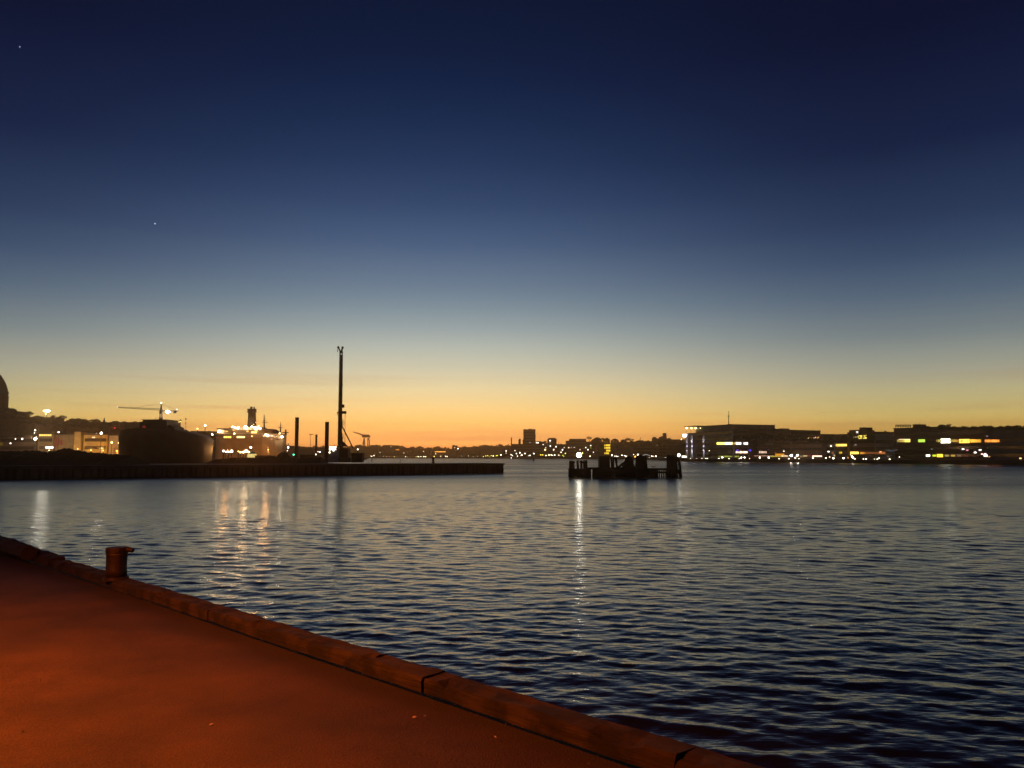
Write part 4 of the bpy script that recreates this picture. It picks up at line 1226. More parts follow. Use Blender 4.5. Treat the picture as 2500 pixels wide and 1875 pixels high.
# --- the office with the lit columns
def office():
    root, bx, ln, zt = shore_building(1699, 1787.5, 1038.2, 16, 30, M['grey'], 'large flat roofed office with three tall lit columns and a thin roof canopy')
    # lower corner wing and the canopy that sails out over it
    p0, p1 = at(1677, 1057.5, sy(1677, 16)), at(1699, 1057.5, sy(1699, 16))
    A = at(1699, 1057, sy(1699, 16)); w_ = (p1 - p0).length
    bx(-w_, -.05, .3, 26, 1, p0.z, 'corner_wing', M['grey'])
    p2 = at(1666, 1068, sy(1670, 16)); w2 = (p1 - p2).length
    bx(-w2, -w_ - .05, 1.2, 20, 1, at(1672, 1069, sy(1672, 16)).z, 'low_wing', M['render'])
    bx(-w_ * .95, ln * .12, -2.6, 16, zt + .02, zt + .28, 'canopy', M['roof'])
    for px, u in ((1676.5, 0), (1688, 1), (1698.3, 2), (1709.8, 3)):
        Yp = sy(px, 16) - 1.5
        p = at(px, 1045.3, Yp)
        MB().ball(p, (.62 if u < 3 else .4), 6, .8).build('canopy_lamp', glow((255, 235, 160), 6 if u < 3 else 3), root)
        if u < 3:
            t = at(px, 1039, Yp)
            MB().tube((t.x, t.y + 1.5, p0.z), (t.x, t.y + 1.5, zt), .12, None, 5).build('canopy_post', M['steel'], root)
    # the tall white lit columns, each in two lengths
    for px, wpx, st in ((1677.3, 2.2, .75), (1689.5, 4.2, .95), (1717.8, 3.4, .9)):
        Yp = sy(px, 16) - .8
        for y0, y1 in ((1063, 1088.5), (1090, 1119)):
            a, b_ = at(px - wpx / 2, y1, Yp), at(px + wpx / 2, y0, Yp)
            MB().box(a.x, b_.x, Yp - .2, Yp + .2, a.z, b_.z).build('column', M['white'], root)
        pr = at(px, 1089.2, Yp - 1.1)
        for z_, up in ((.32, 1), (-.32, -1)):
            # uplighter and downlighter on the bracket between the two lengths
            MB().box(pr.x - .3, pr.x + .3, Yp - 1.3, Yp - .9, pr.z - .1 + z_ * .5, pr.z + .1 + z_ * .5).build('column_lamp', glow((235, 220, 255), 4 * st), root)
            ld2 = bpy.data.lights.new('column_light', 'SPOT'); ld2.color = (.86, .8, 1.0); ld2.energy = 3000 * st * (wpx / 3); ld2.spot_size = math.radians(34); ld2.spot_blend = .7; ld2.shadow_soft_size = .15
            l2 = bpy.data.objects.new('column_light', ld2); col.objects.link(l2)
            tgt = Vector((pr.x, Yp - .2, pr.z + up * 3.2)); src = Vector((pr.x, Yp - 1.25, pr.z + up * .25))
            l2.parent = root; l2.location = src - root.location
            l2.rotation_euler = (tgt - src).to_track_quat('-Z', 'Y').to_euler()
        MB().box(pr.x - .1, pr.x + .1, Yp - 1.3, Yp, pr.z - .08, pr.z + .08).build('bracket', M['steel'], root)
    # white illuminated panel on the corner
    Yp = sy(1672, 16) - .2
    a, b_ = at(1667, 1067, Yp), at(1677, 1060, Yp)
    MB().box(a.x, b_.x, Yp - .25, Yp + .2, a.z, b_.z).build('lit_panel', glow((250, 245, 255), 5, True), root)
    a, b_ = at(1665, 1117, Yp), at(1676, 1112.8, Yp)
    MB().box(a.x, b_.x, Yp - .25, Yp + .2, a.z, b_.z).build('entrance_light', glow((255, 240, 215), 3.5), root)
    # aerial on the roof, with platforms
    Yp = sy(1779, 20)
    MB().tube(at(1779, 1038, Yp), at(1779, 1018, Yp), .28, .2, 5).tube(at(1779, 1018, Yp), at(1779.3, 1004.5, Yp), .17, .12, 5).build('aerial', M['steel'], root)
    for y in (1018.5, 1016, 1006):
        a, b_ = at(1777 if y > 1010 else 1778, y, Yp), at(1781.3 if y > 1010 else 1780.3, y - 1.1, Yp)
        MB().box(a.x, b_.x, Yp - .4, Yp + .4, a.z, b_.z).build('aerial_head', M['steel'], root)


office()
shore_building(1787.5, 1825, 1047.5, 18, 26, M['brick'], 'dark block right of the office with blue lamps on its front', ((1800, 1812, 1046),))
shore_building(1825, 1849, 1057.5, 26, 18, M['brick'], 'lower dark block in the dip right of the blue lamps')
shore_building(1849, 1884, 1049.5, 24, 24, M['brick'], 'dark block with one flat raised roof house, left of two bright lamps', ((1863.5, 1881, 1046.8),))
shore_building(1884, 1930, 1050, 24, 24, M['brick'], 'dark block with a small roof box behind the orange lit ground floor', ((1897, 1906.5, 1046),))
shore_building(1930, 2006.5, 1060.5, 22, 22, M['brick'], 'long plain dark block behind the two brightest quay lamps', ((1936, 1950, 1057.8),))
shore_building(2006.5, 2038, 1065, 26, 16, M['grey'], 'low dark link block right of the long plain block')
shore_building(2038, 2069, 1059.8, 20, 22, M['brick'], 'dark stepped block with one yellow lit window row high up')
shore_building(2069, 2135, 1054.5, 22, 24, M['brick'], 'stepped dark block topped by a capped tower, with one round yellow lit window', ((2069.5, 2096, 1050), (2096, 2107, 1045), (2094.5, 2108, 1043.6), (2107, 2116, 1050)))
shore_building(2135, 2182, 1057, 20, 22, M['grey'], 'plain dark block between the capped tower block and the long block')
shore_building(2182, 2292, 1043.5, 18, 26, M['brick'], 'tall dark block with an open roof frame and a green lit window', ((2225, 2239.5, 1036),))
shore_building(2292, 2402, 1046, 18, 26, M['brick'], 'long dark block at right with a bright white window in a yellow row')
shore_building(2402, 2700, 1046.5, 18, 26, M['grey'], 'dark block at the right edge with orange lit windows')
# open frame on the tall block
Yp = sy(2205, 22)
root = empty('roof_frame', at(2205, 1043.5, Yp), 'thin open steel frame on the roof of the tall dark block', 'frame')
for y in (1037.8, 1040.5):
    MB().tube(at(2186, y, Yp), at(2225, y, Yp), .16, None, 4).build('rail', M['steel'], root)
for x in range(2187, 2226, 6):
    MB().tube(at(x, 1044, Yp), at(x, 1037.8, Yp), .14, None, 4).build('upright', M['steel'], root)

# --- middle: tower block and its neighbours (far shore)
FY = 880


def mid(x0, x1, yt, Y, depth, mat, label, extras=(), **k):
    return building(x0, x1, yt, Y, Y, depth, mat, label, extras, **k)


mid(1278, 1307.5, 1048.3, 900, 14, M['brick'], 'tall square dark tower block, the highest on the far shore', ((1280, 1284, 1047.6), (1290, 1297.5, 1046.4), (1300, 1305, 1047.6)))
mid(1276, 1279, 1073, 896, 8, M['brick'], 'narrow low annex on the left side of the tower block')
mid(1249, 1278, 1083.8, 925, 16, M['brick'], 'low block left of the tower block, behind the thin chimney', ((1265.8, 1271.5, 1072.5), (1266.8, 1270.3, 1071)))
mid(1225, 1250, 1095, 930, 12, M['brick'], 'low dark house left of the thin chimney')
mid(1307.5, 1334, 1078, 905, 14, M['brick'], 'low dark building joined to the right of the tower block', ((1310, 1318, 1077),))
mid(1334, 1337.5, 1085, 905, 10, M['brick'], 'narrow dark gap building left of the squat round topped tower')
r0 = mid(1337.5, 1359, 1071.5, 900, 12, M['brick'], 'squat dark tower with rounded roof corners, right of the tower block', ((1339, 1357, 1069.6), (1341, 1355, 1068.8)))
mid(1359, 1383, 1086, 905, 14, M['brick'], 'low dark house right of the squat tower, under small bare trees')
mid(1383, 1391.5, 1076, 900, 14, M['brick'], 'dark step at the left end of the long flat block')
mid(1391.5, 1431, 1071.2, 900, 16, M['brick'], 'long flat dark block directly behind the bright beacon lamp')
mid(1431, 1449, 1078, 905, 12, M['brick'], 'dark house below a bare tree, right of the beacon lamp')
mid(1473.5, 1490.5, 1082.5, 760, 10, M['brick'], 'building with a yellow lit glass stairwell above the jetty hut', rows=False)
mid(1490.5, 1505, 1082, 762, 12, M['render'], 'salmon coloured building right of the yellow stairwell', rows=False)
mid(1545, 1594, 1077.5, 800, 16, M['brick'], 'long low dark building behind the middle dolphin')
mid(1594.5, 1603.5, 1069, 830, 8, M['brick'], 'small dark tower left of the castle like group', ((1596, 1601.5, 1066.6),))
mid(1607, 1628, 1070, 835, 12, M['brick'], 'stepped dark church like building with a slim square tower', ((1613, 1628, 1066.5), (1617, 1628, 1064.8), (1620.8, 1627.6, 1057)))
mid(1628, 1662, 1072.6, 832, 14, M['brick'], 'low dark hall between the slim tower and the lit office')
mid(1603.5, 1607, 1078, 830, 8, M['brick'], 'small dark link between the small tower and the stepped church')

# --- distant city, on the hills behind
for x0, x1, yt, ex, lb in ((866, 885, 1087.5, ((870, 880, 1086.5),), 'distant dark red block left of the gantry crane'),
                           (904, 920, 1086.5, (), 'distant block just right of the gantry crane legs'),
                           (935, 974, 1088, ((936, 955, 1086.3), (962, 973, 1087.3)), 'broad distant block with two roof houses and an orange window strip'),
                           (974, 1000, 1093, ((980, 984, 1091.5),), 'low distant block right of the broad one, under trees'),
                           (1008, 1018, 1094.5, (), 'small distant house in the middle of the far skyline'),
                           (1028, 1045, 1095, ((1038, 1044, 1093.6),), 'distant house with a raised right end, left of the orange light bar'),
                           (1057, 1090, 1096.5, ((1057, 1068, 1094.5), (1080, 1089, 1094.6)), 'distant building carrying a long orange light bar'),
                           (1103.8, 1115.2, 1087.5, ((1106, 1110, 1086.2),), 'small distant square tower right of the orange light bar'),
                           (1131, 1232, 1091.3, ((1177, 1194, 1087), (1181, 1188, 1085.8)), 'very long distant flat building with one raised roof house')):
    mid(x0, x1, yt, 1280, 20, M['brick'], lb, ex, rows=False)
mid(760, 800, 1093, 900, 14, M['brick'], 'low distant shed behind the thin lamp post and short pile', rows=False)

# --- left town
mid(466, 512, 1052.2, 560, 14, M['brick'], 'dark building with a chamfered roof end between the two ships', rows=False)
mid(182, 198, 1053, 330, 12, M['ochre'], 'tall narrow ochre floodlit building at left', rows=False)
mid(205, 263, 1059.8, 330, 14, M['ochre'], 'wide ochre floodlit building with four white lamps along its eaves')
mid(135, 182, 1060.2, 334, 14, M['tan'], 'pale building with a red banner on its front', rows=False)
mid(94, 131, 1057.5, 332, 14, M['tan'], 'building with yellow lit top windows and a bright white entrance')
mid(0, 90, 1064, 340, 14, M['brick'], 'long low dark building at the far left edge with scattered lit windows')
mid(-60, 44, 1004, 560, 14, M['brick'], 'dark houses on the hill below the domed church', rows=False)
mid(55, 84, 1023, 560, 14, M['brick'], 'dark hill house right of the domed church', rows=False)
mid(84, 130, 1018.5, 566, 14, M['brick'], 'dark hill house under the tall white floodlight', rows=False)
mid(163, 184, 1026, 566, 14, M['brick'], 'small dark hill house among trees', rows=False)
mid(219, 246, 1029.5, 566, 14, M['brick'], 'dark hill house left of the thin spire', rows=False)
mid(268, 322, 1030.5, 560, 14, M['brick'], 'long dark hill house above the red lamp and street scene', rows=False)
mid(325, 362, 1030.5, 562, 14, M['brick'], 'dark hill house left of the dark ship bridge', rows=False)
mid(267, 302, 1062, 330, 10, M['render'], 'lit street front glowing orange beside the dark ship bow', rows=False)
# red banner
Yb_ = 333.6
a, b_ = at(134, 1090, Yb_), at(152, 1068, Yb_)
bn = MB()
for i, (u0, u1, v0, v1) in enumerate(((134, 140, 1068, 1089), (140.3, 146, 1071, 1087), (146.3, 152, 1074, 1086))):
    a, b_ = at(u0, v1, Yb_), at(u1, v0, Yb_); bn.box(a.x, b_.x, Yb_ - .15, Yb_ - .02, a.z, b_.z)
tag(bn.build('red_banner', glow((170, 22, 18), .35), origin=at(143, 1089, Yb_)), 'glowing red banner in three steps on the pale building', 'banner')


def church():
    Y = 540
    c = at(-12, 1000, Y)
    root = empty('domed_church', (c.x, Y, c.z - 3), 'domed church tower cut by the left edge of the picture', 'church')
    k = Y / F
    r_ = 25.5 * k
    zs = [at(-12, y, Y).z for y in (1002, 962, 956, 948, 938, 928, 919, 912, 906)]
    MB().prism([(c.x + math.cos(t) * r_, Y + math.sin(t) * r_) for t in [i * math.pi / 10 for i in range(20)]], zs[0] - 6, zs[1]).build('drum', M['brick'], root)
    MB().lathe((c.x, Y, 0), [(zs[1], r_ * 1.04), (zs[2], r_ * 1.04), (zs[2] + .05, r_ * .98), (zs[3], r_ * .92), (zs[4], r_ * .80), (zs[5], r_ * .62), (zs[6], r_ * .4), (zs[7], r_ * .2), (zs[8], r_ * .12), (zs[8] + 4, r_ * .1), (zs[8] + 7, .05)], 20).build('dome', M['copper'], root, smooth=False)
    for i in range(20):
        t = (i + .5) * math.pi / 10
        p = Vector((c.x + math.cos(t) * r_ * .99, Y + math.sin(t) * r_ * .99, 0))
        MB().box(p.x - .35, p.x + .35, p.y - .35, p.y + .35, zs[0], zs[1] - 1).build('pilaster', M['brick'], root)


church()
c = at(254, 1033, 560)
root = empty('spire', c, 'thin pointed dark spire on the hill left of the tower crane', 'spire')
MB().box(c.x - .9, c.x + .9, 559, 561, c.z - 6, c.z + .5).build('tower', M['brick'], root)
MB().lathe((c.x, 560, c.z + .5), [(0, 1.2), (1.6, .6), (3.8, .05)], 4).build('roof', M['copper'], root)
for px, yt, Y, r_, yb, lb in ((1248.8, 1068.5, 930, .62, 1096, 'thin tall chimney left of the square tower block'),):
    p = at(px, yt, Y)
    tag(MB().lathe((p.x, Y, 0), [(1.7, r_ * 1.4), (p.z - .8, r_), (p.z - .7, r_ * 1.2), (p.z, r_ * 1.2)], 10).build('chimney', M['brick'], origin=(p.x, Y, 1.7)), lb, 'chimney')

# lit arched canopy on the far quay
Yc = 640
b = MB(); n_ = 12
for i in range(n_):
    t0, t1 = i / n_, (i + 1) / n_
    p0 = at(1567 + 21 * t0, 1114 - 4.2 * math.sin(math.pi * t0) ** .8, Yc); p1 = at(1567 + 21 * t1, 1114 - 4.2 * math.sin(math.pi * t1) ** .8, Yc)
    b.tube(p0, p1, .32, None, 5)
root = empty('arched_canopy', at(1577, 1119, Yc), 'pale lit arch on the far quay right of the middle dolphin', 'canopy')
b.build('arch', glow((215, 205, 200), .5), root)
for x in (1567.5, 1587.5):
    MB().tube(at(x, 1114, Yc), at(x, 1119, Yc), .2, None, 5).build('post', M['steel'], root)


# ------------------------------------------------------------------ trees
def tree_meshes(kind):
    """Trunk with limbs and a crown of fine twigs, about one metre tall, origin at the foot."""
    t = MB(); cr = MB()
    if kind == 'spruce':
        t.tube((0, 0, 0), (0, 0, .97), .02, .004, 6)
        for i in range(420):
            h = random.uniform(.1, .99); rad = .21 * (1.02 - h) ** .85 * (.75 + .25 * math.cos(h * 60))
            a = random.uniform(0, 6.28); r_ = rad * math.sqrt(random.random())
            p = Vector((math.cos(a) * r_, math.sin(a) * r_, h))
            u = Vector((math.cos(a), math.sin(a), -.35)) * random.uniform(.03, .07); w = Vector((-math.sin(a), math.cos(a), 0)) * .018
            n = len(cr.v); cr.v += [tuple(p + w), tuple(p - w), tuple(p + u)]; cr.f.append((n, n + 1, n + 2))
    else:
        t.tube((0, 0, 0), (.01, 0, .32), .03, .022, 7)
        tips = []

        def grow(p, d, l_, r_, dep):
            e = p + d * l_
            (t if dep < 2 else cr).tube(p, e, r_, r_ * .62, 4 if dep < 2 else 3)
            if dep >= 4:
                for _ in range(3):
                    v = (d + Vector((random.uniform(-1, 1), random.uniform(-1, 1), random.uniform(-.6, 1))) * .8).normalized() * random.uniform(.03, .08)
                    w = v.cross(Vector((random.random(), random.random(), random.random()))).normalized() * .014
                    n = len(cr.v); cr.v += [tuple(e + w), tuple(e - w), tuple(e + v)]; cr.f.append((n, n + 1, n + 2))
                return
            for _ in range(3 if dep else 5):
                v = (d * .9 + Vector((random.uniform(-1, 1), random.uniform(-1, 1), random.uniform(-.25, .7))) * (.75 if kind == 'bare' else .95)).normalized()
                grow(e if dep else p.lerp(e, random.uniform(.7, 1)), v, l_ * random.uniform(.62, .82), r_ * .6, dep + 1)
        grow(Vector((.01, 0, .3)), Vector((0, 0, 1)), .22, .026, 0)
        if kind == 'dense':
            for i in range(1700):
                v = Vector((random.gauss(0, 1), random.gauss(0, 1), random.gauss(0, 1))).normalized() * random.uniform(.5, 1) ** .5
                p = Vector((v.x * .34, v.y * .34, .63 + v.z * .33)) * 1.0
                w = Vector((random.uniform(-1, 1), random.uniform(-1, 1), random.uniform(-1, 1))) * .042
                u = Vector((random.uniform(-1, 1), random.uniform(-1, 1), random.uniform(-1, 1))) * .042
                n = len(cr.v); cr.v += [tuple(p + w), tuple(p - w), tuple(p + u)]; cr.f.append((n, n + 1, n + 2))
    out_ = []
    for b, nm, m in ((t, 'trunk', M['bark']), (cr, 'crown', M['twig'])):
        zmax = max(v[2] for v in cr.v)
        me = bpy.data.meshes.new(nm); me.from_pydata([(x / zmax, y / zmax, z / zmax) for x, y, z in b.v], [], b.f); me.materials.append(m); out_.append((nm, me))
    return out_


TM = {k: [tree_meshes(k) for _ in range(2)] for k in ('bare', 'dense', 'spruce')}


def tree(px, ytop, Y, hgt, kind, label, group, wid=1.0, i=0):
    top = at(px, ytop, Y)
    root = empty('spruce_tree' if kind == 'spruce' else 'tree', (top.x, Y, top.z - hgt), label, 'tree', group)
    for nm, me in TM[kind][i % 2]:
        o = bpy.data.objects.new(nm, me); col.objects.link(o); o.parent = root
        o.scale = (hgt * wid, hgt * wid, hgt); o.rotation_euler = (0, 0, random.uniform(0, 6))
    return root


G1 = 'trees on the middle shore skyline'
for i, (x, y, h, k, w_, lb) in enumerate(((1439, 1064.5, 12, 'bare', 1.1, 'bare tree on the skyline right of the bright beacon lamp'),
                                          (1459, 1066.5, 13, 'dense', 1.0, 'dense pointed tree left of the yellow stairwell'),
                                          (1450, 1071, 9, 'dense', 1.0, 'low rounded tree beside the dense pointed one'),
                                          (1473, 1067.5, 11, 'bare', 1.0, 'thin bare tree above the yellow stairwell, left of a tree'),
                                          (1481, 1068.5, 11, 'dense', .9, 'dense tree right above the yellow stairwell'),
                                          (1501, 1070, 10, 'dense', 1.2, 'rounded dense tree behind the salmon building'),
                                          (1521, 1071.5, 9, 'bare', 1.3, 'wide bare tree, left of three behind the pile bundle'),
                                          (1531, 1067.5, 12, 'bare', 1.2, 'tallest bare tree behind the pile bundle'),
                                          (1541, 1069.5, 10, 'bare', 1.2, 'right one of three bare trees behind the pile bundle'),
                                          (1563.5, 1068, 9, 'spruce', 1.1, 'small pointed spruce behind the middle dolphin'),
                                          (1633.5, 1068.5, 8, 'dense', .9, 'small round tree right of the slim square tower'),
                                          (1363, 1079, 8, 'spruce', .8, 'thin pointed tree right of the squat round topped tower'),
                                          (1371, 1082, 6, 'bare', 1.1, 'small bare tree in the gap left of the long flat block'),
                                          (1379, 1083.5, 6, 'dense', 1.1, 'low bush like tree left of the long flat block'),
                                          (1331, 1075, 8, 'bare', 1.0, 'bare tree between the tower block and the squat tower'),
                                          (1320, 1076.5, 6, 'dense', 1.1, 'low round tree right of the tall tower block'))):
    tree(x, y, 780 if x > 1445 else 895, h, k, lb, G1, w_, i)
G2 = 'trees above the right shore'
for i, (x, y, Y, h, k, w_, lb) in enumerate(((1831, 1053.5, 450, 6, 'bare', 1.1, 'bare tree, left of three in the dip right of the blue lamps'), (1839, 1051.5, 450, 7, 'bare', 1.1, 'tallest bare tree in the dip right of the blue lamps'), (1845, 1052.8, 450, 6, 'bare', 1.0, 'right of three bare trees in the roof dip'),
                                             (1780, 1034.5, 470, 4, 'dense', 1.2, 'small dark bush at the foot of the roof aerial'), (1922, 1051, 420, 6, 'bare', 1.2, 'bare tree left of two above the bright quay lamps'), (1934, 1051, 420, 6, 'bare', 1.3, 'wide bare tree right above the bright quay lamps'),
                                             (2245, 1033, 350, 5, 'spruce', .8, 'tiny pointed tree on the roofline right of the open roof frame'), (2262, 1039.5, 350, 4, 'dense', 1.2, 'low tree on the ridge left of the raised clump'),
                                             (2300, 1035.5, 345, 6, 'dense', 1.2, 'raised clump of tree on the ridge of the right shore'), (2316, 1033.5, 345, 5, 'bare', 1.2, 'leaning bare tree above the white window'), (2330, 1040, 345, 4, 'dense', 1.3, 'low tree just right of the leaning bare tree'),
                                             (2352, 1041.5, 340, 4, 'dense', 1.4, 'low tree above the brightest yellow window'), (2378, 1040, 335, 5, 'dense', 1.3, 'round tree on the ridge above the amber windows'), (2396, 1039, 335, 5, 'bare', 1.4, 'wide bare tree above the gap in the window row'),
                                             (2416, 1038.5, 330, 5, 'dense', 1.3, 'round tree above the orange windows'), (2440, 1040.5, 330, 4, 'dense', 1.4, 'low tree right above the last orange window'), (2462, 1038.5, 325, 5, 'dense', 1.3, 'tree second from the right edge of the ridge'), (2482, 1037, 325, 6, 'dense', 1.3, 'tallest tree near the right edge of the ridge'),
                                             (2160, 1053, 390, 4, 'dense', 1.3, 'low tree left of the tall block with the roof frame'), (2146, 1055, 390, 4, 'dense', 1.4, 'low tree right of the capped tower block'))):
    tree(x, y, Y, h, k, lb, G2, w_, i)
G3 = 'trees on the left hill'
for i, (x, y, h, k, w_, lb) in enumerate(((30, 996, 7, 'dense', 1.3, 'dark tree right under the domed church'), (43, 1006, 6, 'dense', 1.2, 'dark tree further down the slope from the domed church'), (55, 1009, 7, 'bare', 1.1, 'small bare tree left of the tallest bare one on the left hill'), (71, 1003, 9, 'bare', 1.2, 'tallest bare tree on the left hill'),
                                          (92, 1014, 6, 'dense', 1.4, 'round dense tree left of the tall white floodlight'), (104, 1016, 6, 'dense', 1.3, 'round dense tree under the tall white floodlight'), (134, 1013, 8, 'bare', 1.2, 'bare tree just right of the tall white floodlight'), (146, 1017, 6, 'dense', 1.2, 'dense tree between two bare ones on the left hill'), (156, 1013, 8, 'bare', 1.3, 'bare tree second right of the tall white floodlight'),
                                          (178, 1021, 6, 'dense', 1.4, 'dense tree above the tall ochre building'), (192, 1020.5, 7, 'dense', 1.3, 'darkest dense tree above the ochre building'), (206, 1022, 6, 'dense', 1.4, 'dense tree above the left end of the wide ochre building'), (222, 1023, 6, 'bare', 1.3, 'bare tree above the four white lamps'),
                                          (236, 1022.5, 6, 'dense', 1.3, 'dense tree left of the thin spire'), (268, 1031, 5, 'dense', 1.2, 'low tree right of the thin spire'), (285, 1027, 5, 'dense', 1.3, 'low tree below the tip of the crane jib'), (303, 1028, 5, 'dense', 1.5, 'wide low tree above the dark ship bow'), (330, 1027.5, 5, 'bare', 1.5, 'wide bare tree left of the dark ship bridge'), (345, 1029, 5, 'dense', 1.4, 'low tree beside the dark ship bridge'))):
    tree(x, y, 545, h, k, lb, G3, w_, i)


# far woods on the distant hills: one mass of small leaf clumps
def woods(name, x0, x1, prof, Y, n, size, label):
    b = MB()
    for _ in range(n):
        x = random.uniform(x0, x1)
        y = np.interp(x, [p[0] for p in prof], [p[1] for p in prof])
        bump = 2.2 * (math.sin(x * .21) * math.sin(x * .083 + 1) + .4 * math.sin(x * .9)) * .5
        yy = y + random.uniform(-1.5, 10) + bump * 2.4
        p = at(x, yy, Y + random.uniform(-30, 20))
        for _k in range(2):
            v = [p + Vector((random.uniform(-1, 1), random.uniform(-1, 1), random.uniform(-1, 1))) * size for _ in range(3)]
            m_ = len(b.v); b.v += [tuple(q_) for q_ in v]; b.f.append((m_, m_ + 1, m_ + 2))
    return tag(b.build(name, M['twig']), label, 'woods', kind='stuff')


woods('far_woods', 700, 1260, [(700, 1094), (860, 1092), (925, 1091), (1000, 1094.5), (1100, 1095.5), (1180, 1092), (1260, 1088)], 1320, 5200, 2.2, 'dark red wooded slopes along the distant skyline')
woods('shore_woods', 1445, 1700, [(1445, 1080), (1487, 1085), (1510, 1085), (1520, 1080), (1545, 1080), (1560, 1079), (1650, 1078), (1700, 1078)], 790, 3600, 1.1, 'dark bare woods behind the far quay')
woods('hill_woods', -100, 700, [(-100, 990), (10, 996), (36, 1010), (50, 1020), (120, 1027), (240, 1034), (360, 1037), (450, 1057), (560, 1066), (700, 1088)], 548, 8000, .9, 'dark shrubs and trees covering the left hill')
woods('ridge_woods', 1790, 2700, [(1790, 1066), (1850, 1062), (1950, 1065), (2040, 1069), (2110, 1062), (2180, 1057), (2240, 1046), (2300, 1044.5), (2400, 1044), (2500, 1043.5), (2700, 1043)], 400, 7000, .6, 'dark shrubs along the ridge of the right shore')

# ------------------------------------------------------------------ lamps along the shores
def lamp(px, py, Y, c, st, r_px, label, group, zb=1.7, cast=False, wide=1.0, name='street_lamp'):
    p = at(px, py, Y)
    r_ = max(.12, r_px * Y / F)
    root = empty(name, (p.x, Y, zb), label, 'street lamp' if name == 'street_lamp' else name.replace('_', ' '), group)
    if p.z - r_ > zb + .2:
        MB().tube((p.x, Y, zb), (p.x, Y, p.z - r_ * .5), .09 + Y * .00012, None, 5).build('post', M['steel'], root)
    b = MB().ball(p, r_, 6, .8)
    if wide != 1:
        b.v = [(p.x + (x - p.x) * wide, y, z) for x, y, z in b.v]
    b.build('lamp', glow(c, st, cast), root)
    return root


def row(items, Yf, where, group, zb=1.7):
    items = sorted(items, key=lambda t: t[0])
    for i, it in enumerate(items):
        px, py, c, st, r_ = it[:5]
        cast = len(it) > 5 and it[5]
        cn_ = 'white' if c[2] > 200 else 'cream' if c[2] > 150 else 'green' if c[1] > c[0] + 20 and c[2] < 200 else 'red' if c[1] < 100 else 'orange' if c[1] < 190 else 'yellow'
        lamp(px, py, Yf(px) if callable(Yf) else Yf, c, st, r_, '%s lamp, %s from the left %s' % (cn_, ORD[i], where), group, zb, cast)


A_ = (255, 235, 195); B_ = (255, 222, 90); C_ = (255, 242, 218); O_ = (255, 170, 70)
row([(906, 1113.5, A_, 6, .9), (913, 1112, A_, 8, 1.1), (928, 1104.5, A_, 4, .7), (936, 1114, A_, 4, .6), (944, 1114.5, (255, 190, 130), 3, .7), (952, 1114, A_, 3, .6), (962, 1115, B_, 6, .9), (968, 1115.5, A_, 4, .7), (974, 1115.8, B_, 4, .9), (981, 1115.5, A_, 3, .5)], 1060, 'at the far waterline right of the gantry crane', 'lamps at the far waterline by the gantry crane')
row([(990, 1115, A_, 7, .9), (994.5, 1115.6, A_, 6, .9), (1002, 1116, B_, 4, .9), (1007, 1116, B_, 4, .9), (1016, 1115.5, B_, 6, .9), (1021.5, 1115.3, A_, 12, 1.3), (1027.5, 1115.3, A_, 9, 1.0), (1034.5, 1115.3, A_, 12, 1.2), (1039, 1115.2, A_, 12, 1.2), (1060, 1114.5, B_, 6, 1.0), (1063.5, 1108, A_, 4, .8), (1076, 1114, A_, 6, .9), (1088, 1114, A_, 8, 1.0), (1092, 1115.3, A_, 8, 1.1), (1118, 1095.2, C_, 12, 1.0)], 1030, 'on the waterline under the long orange light bar', 'lamps at the far waterline under the light bar')
row([(1127, 1113.5, A_, 3, .7), (1144, 1113, A_, 3, .8), (1155, 1115, A_, 3, .6), (1166, 1113.5, (220, 225, 170), 3, .7), (1180, 1114.5, B_, 4, 1.0), (1186, 1113, B_, 5, 1.0), (1191, 1112.5, B_, 5, 1.0), (1195, 1116, B_, 6, 1.1), (1199, 1112.5, (240, 230, 90), 6, 1.0), (1204, 1113, (255, 245, 160), 8, 1.2), (1208, 1116, B_, 5, .9), (1212, 1112.5, (230, 225, 60), 5, 1.1), (1215, 1112, (230, 225, 60), 5, .9), (1223, 1110.8, C_, 9, 1.3), (1220, 1116.5, A_, 5, .8), (1230, 1116.5, (255, 150, 100), 3, .8)], 1000, 'in the yellow cluster above the pier end', 'lamps in the yellow cluster above the pier end')
row([(1235.5, 1106, A_, 5, .9), (1248, 1110.3, C_, 9, 1.1), (1251, 1112.4, C_, 7, .9), (1248, 1118, C_, 7, 1.0), (1260.7, 1107.4, C_, 8, 1.1), (1263.4, 1113.4, A_, 6, 1.1), (1269, 1105.4, C_, 12, 1.3), (1272, 1112, C_, 7, .9), (1274.2, 1111, C_, 9, 1.2), (1278.6, 1118.3, C_, 14, 1.4), (1281.8, 1107.2, C_, 11, 1.2), (1290, 1112.5, (220, 225, 210), 4, .9), (1293.6, 1112, C_, 8, 1.2), (1303.3, 1107.5, C_, 9, 1.2)], 870, 'below and beside the tall square tower block', 'shore lamps below the tower block')
row([(1320.5, 1110.5, (255, 215, 60), 6, 1.2), (1325, 1110.8, (255, 215, 60), 6, 1.1), (1333, 1112.2, (255, 235, 170), 9, 1.3), (1340.4, 1111, (255, 238, 180), 10, 1.3), (1346, 1110.8, C_, 10, 1.3), (1349, 1111.8, (255, 238, 180), 7, 1.1), (1354.3, 1111, (255, 238, 180), 10, 1.3), (1357.6, 1117, A_, 5, .9), (1362, 1117, A_, 6, .9), (1366, 1117, A_, 6, .8), (1363, 1111, A_, 6, 1.0), (1366, 1111.4, (255, 215, 140), 5, .9), (1374, 1111.7, (210, 230, 60), 5, 1.0), (1376.6, 1114, (200, 220, 50), 4, .9), (1369.7, 1104, C_, 8, 1.1), (1380.4, 1107, (255, 235, 120), 7, 1.2)], 860, 'between the tower block and the bright beacon', 'shore lamps left of the beacon')
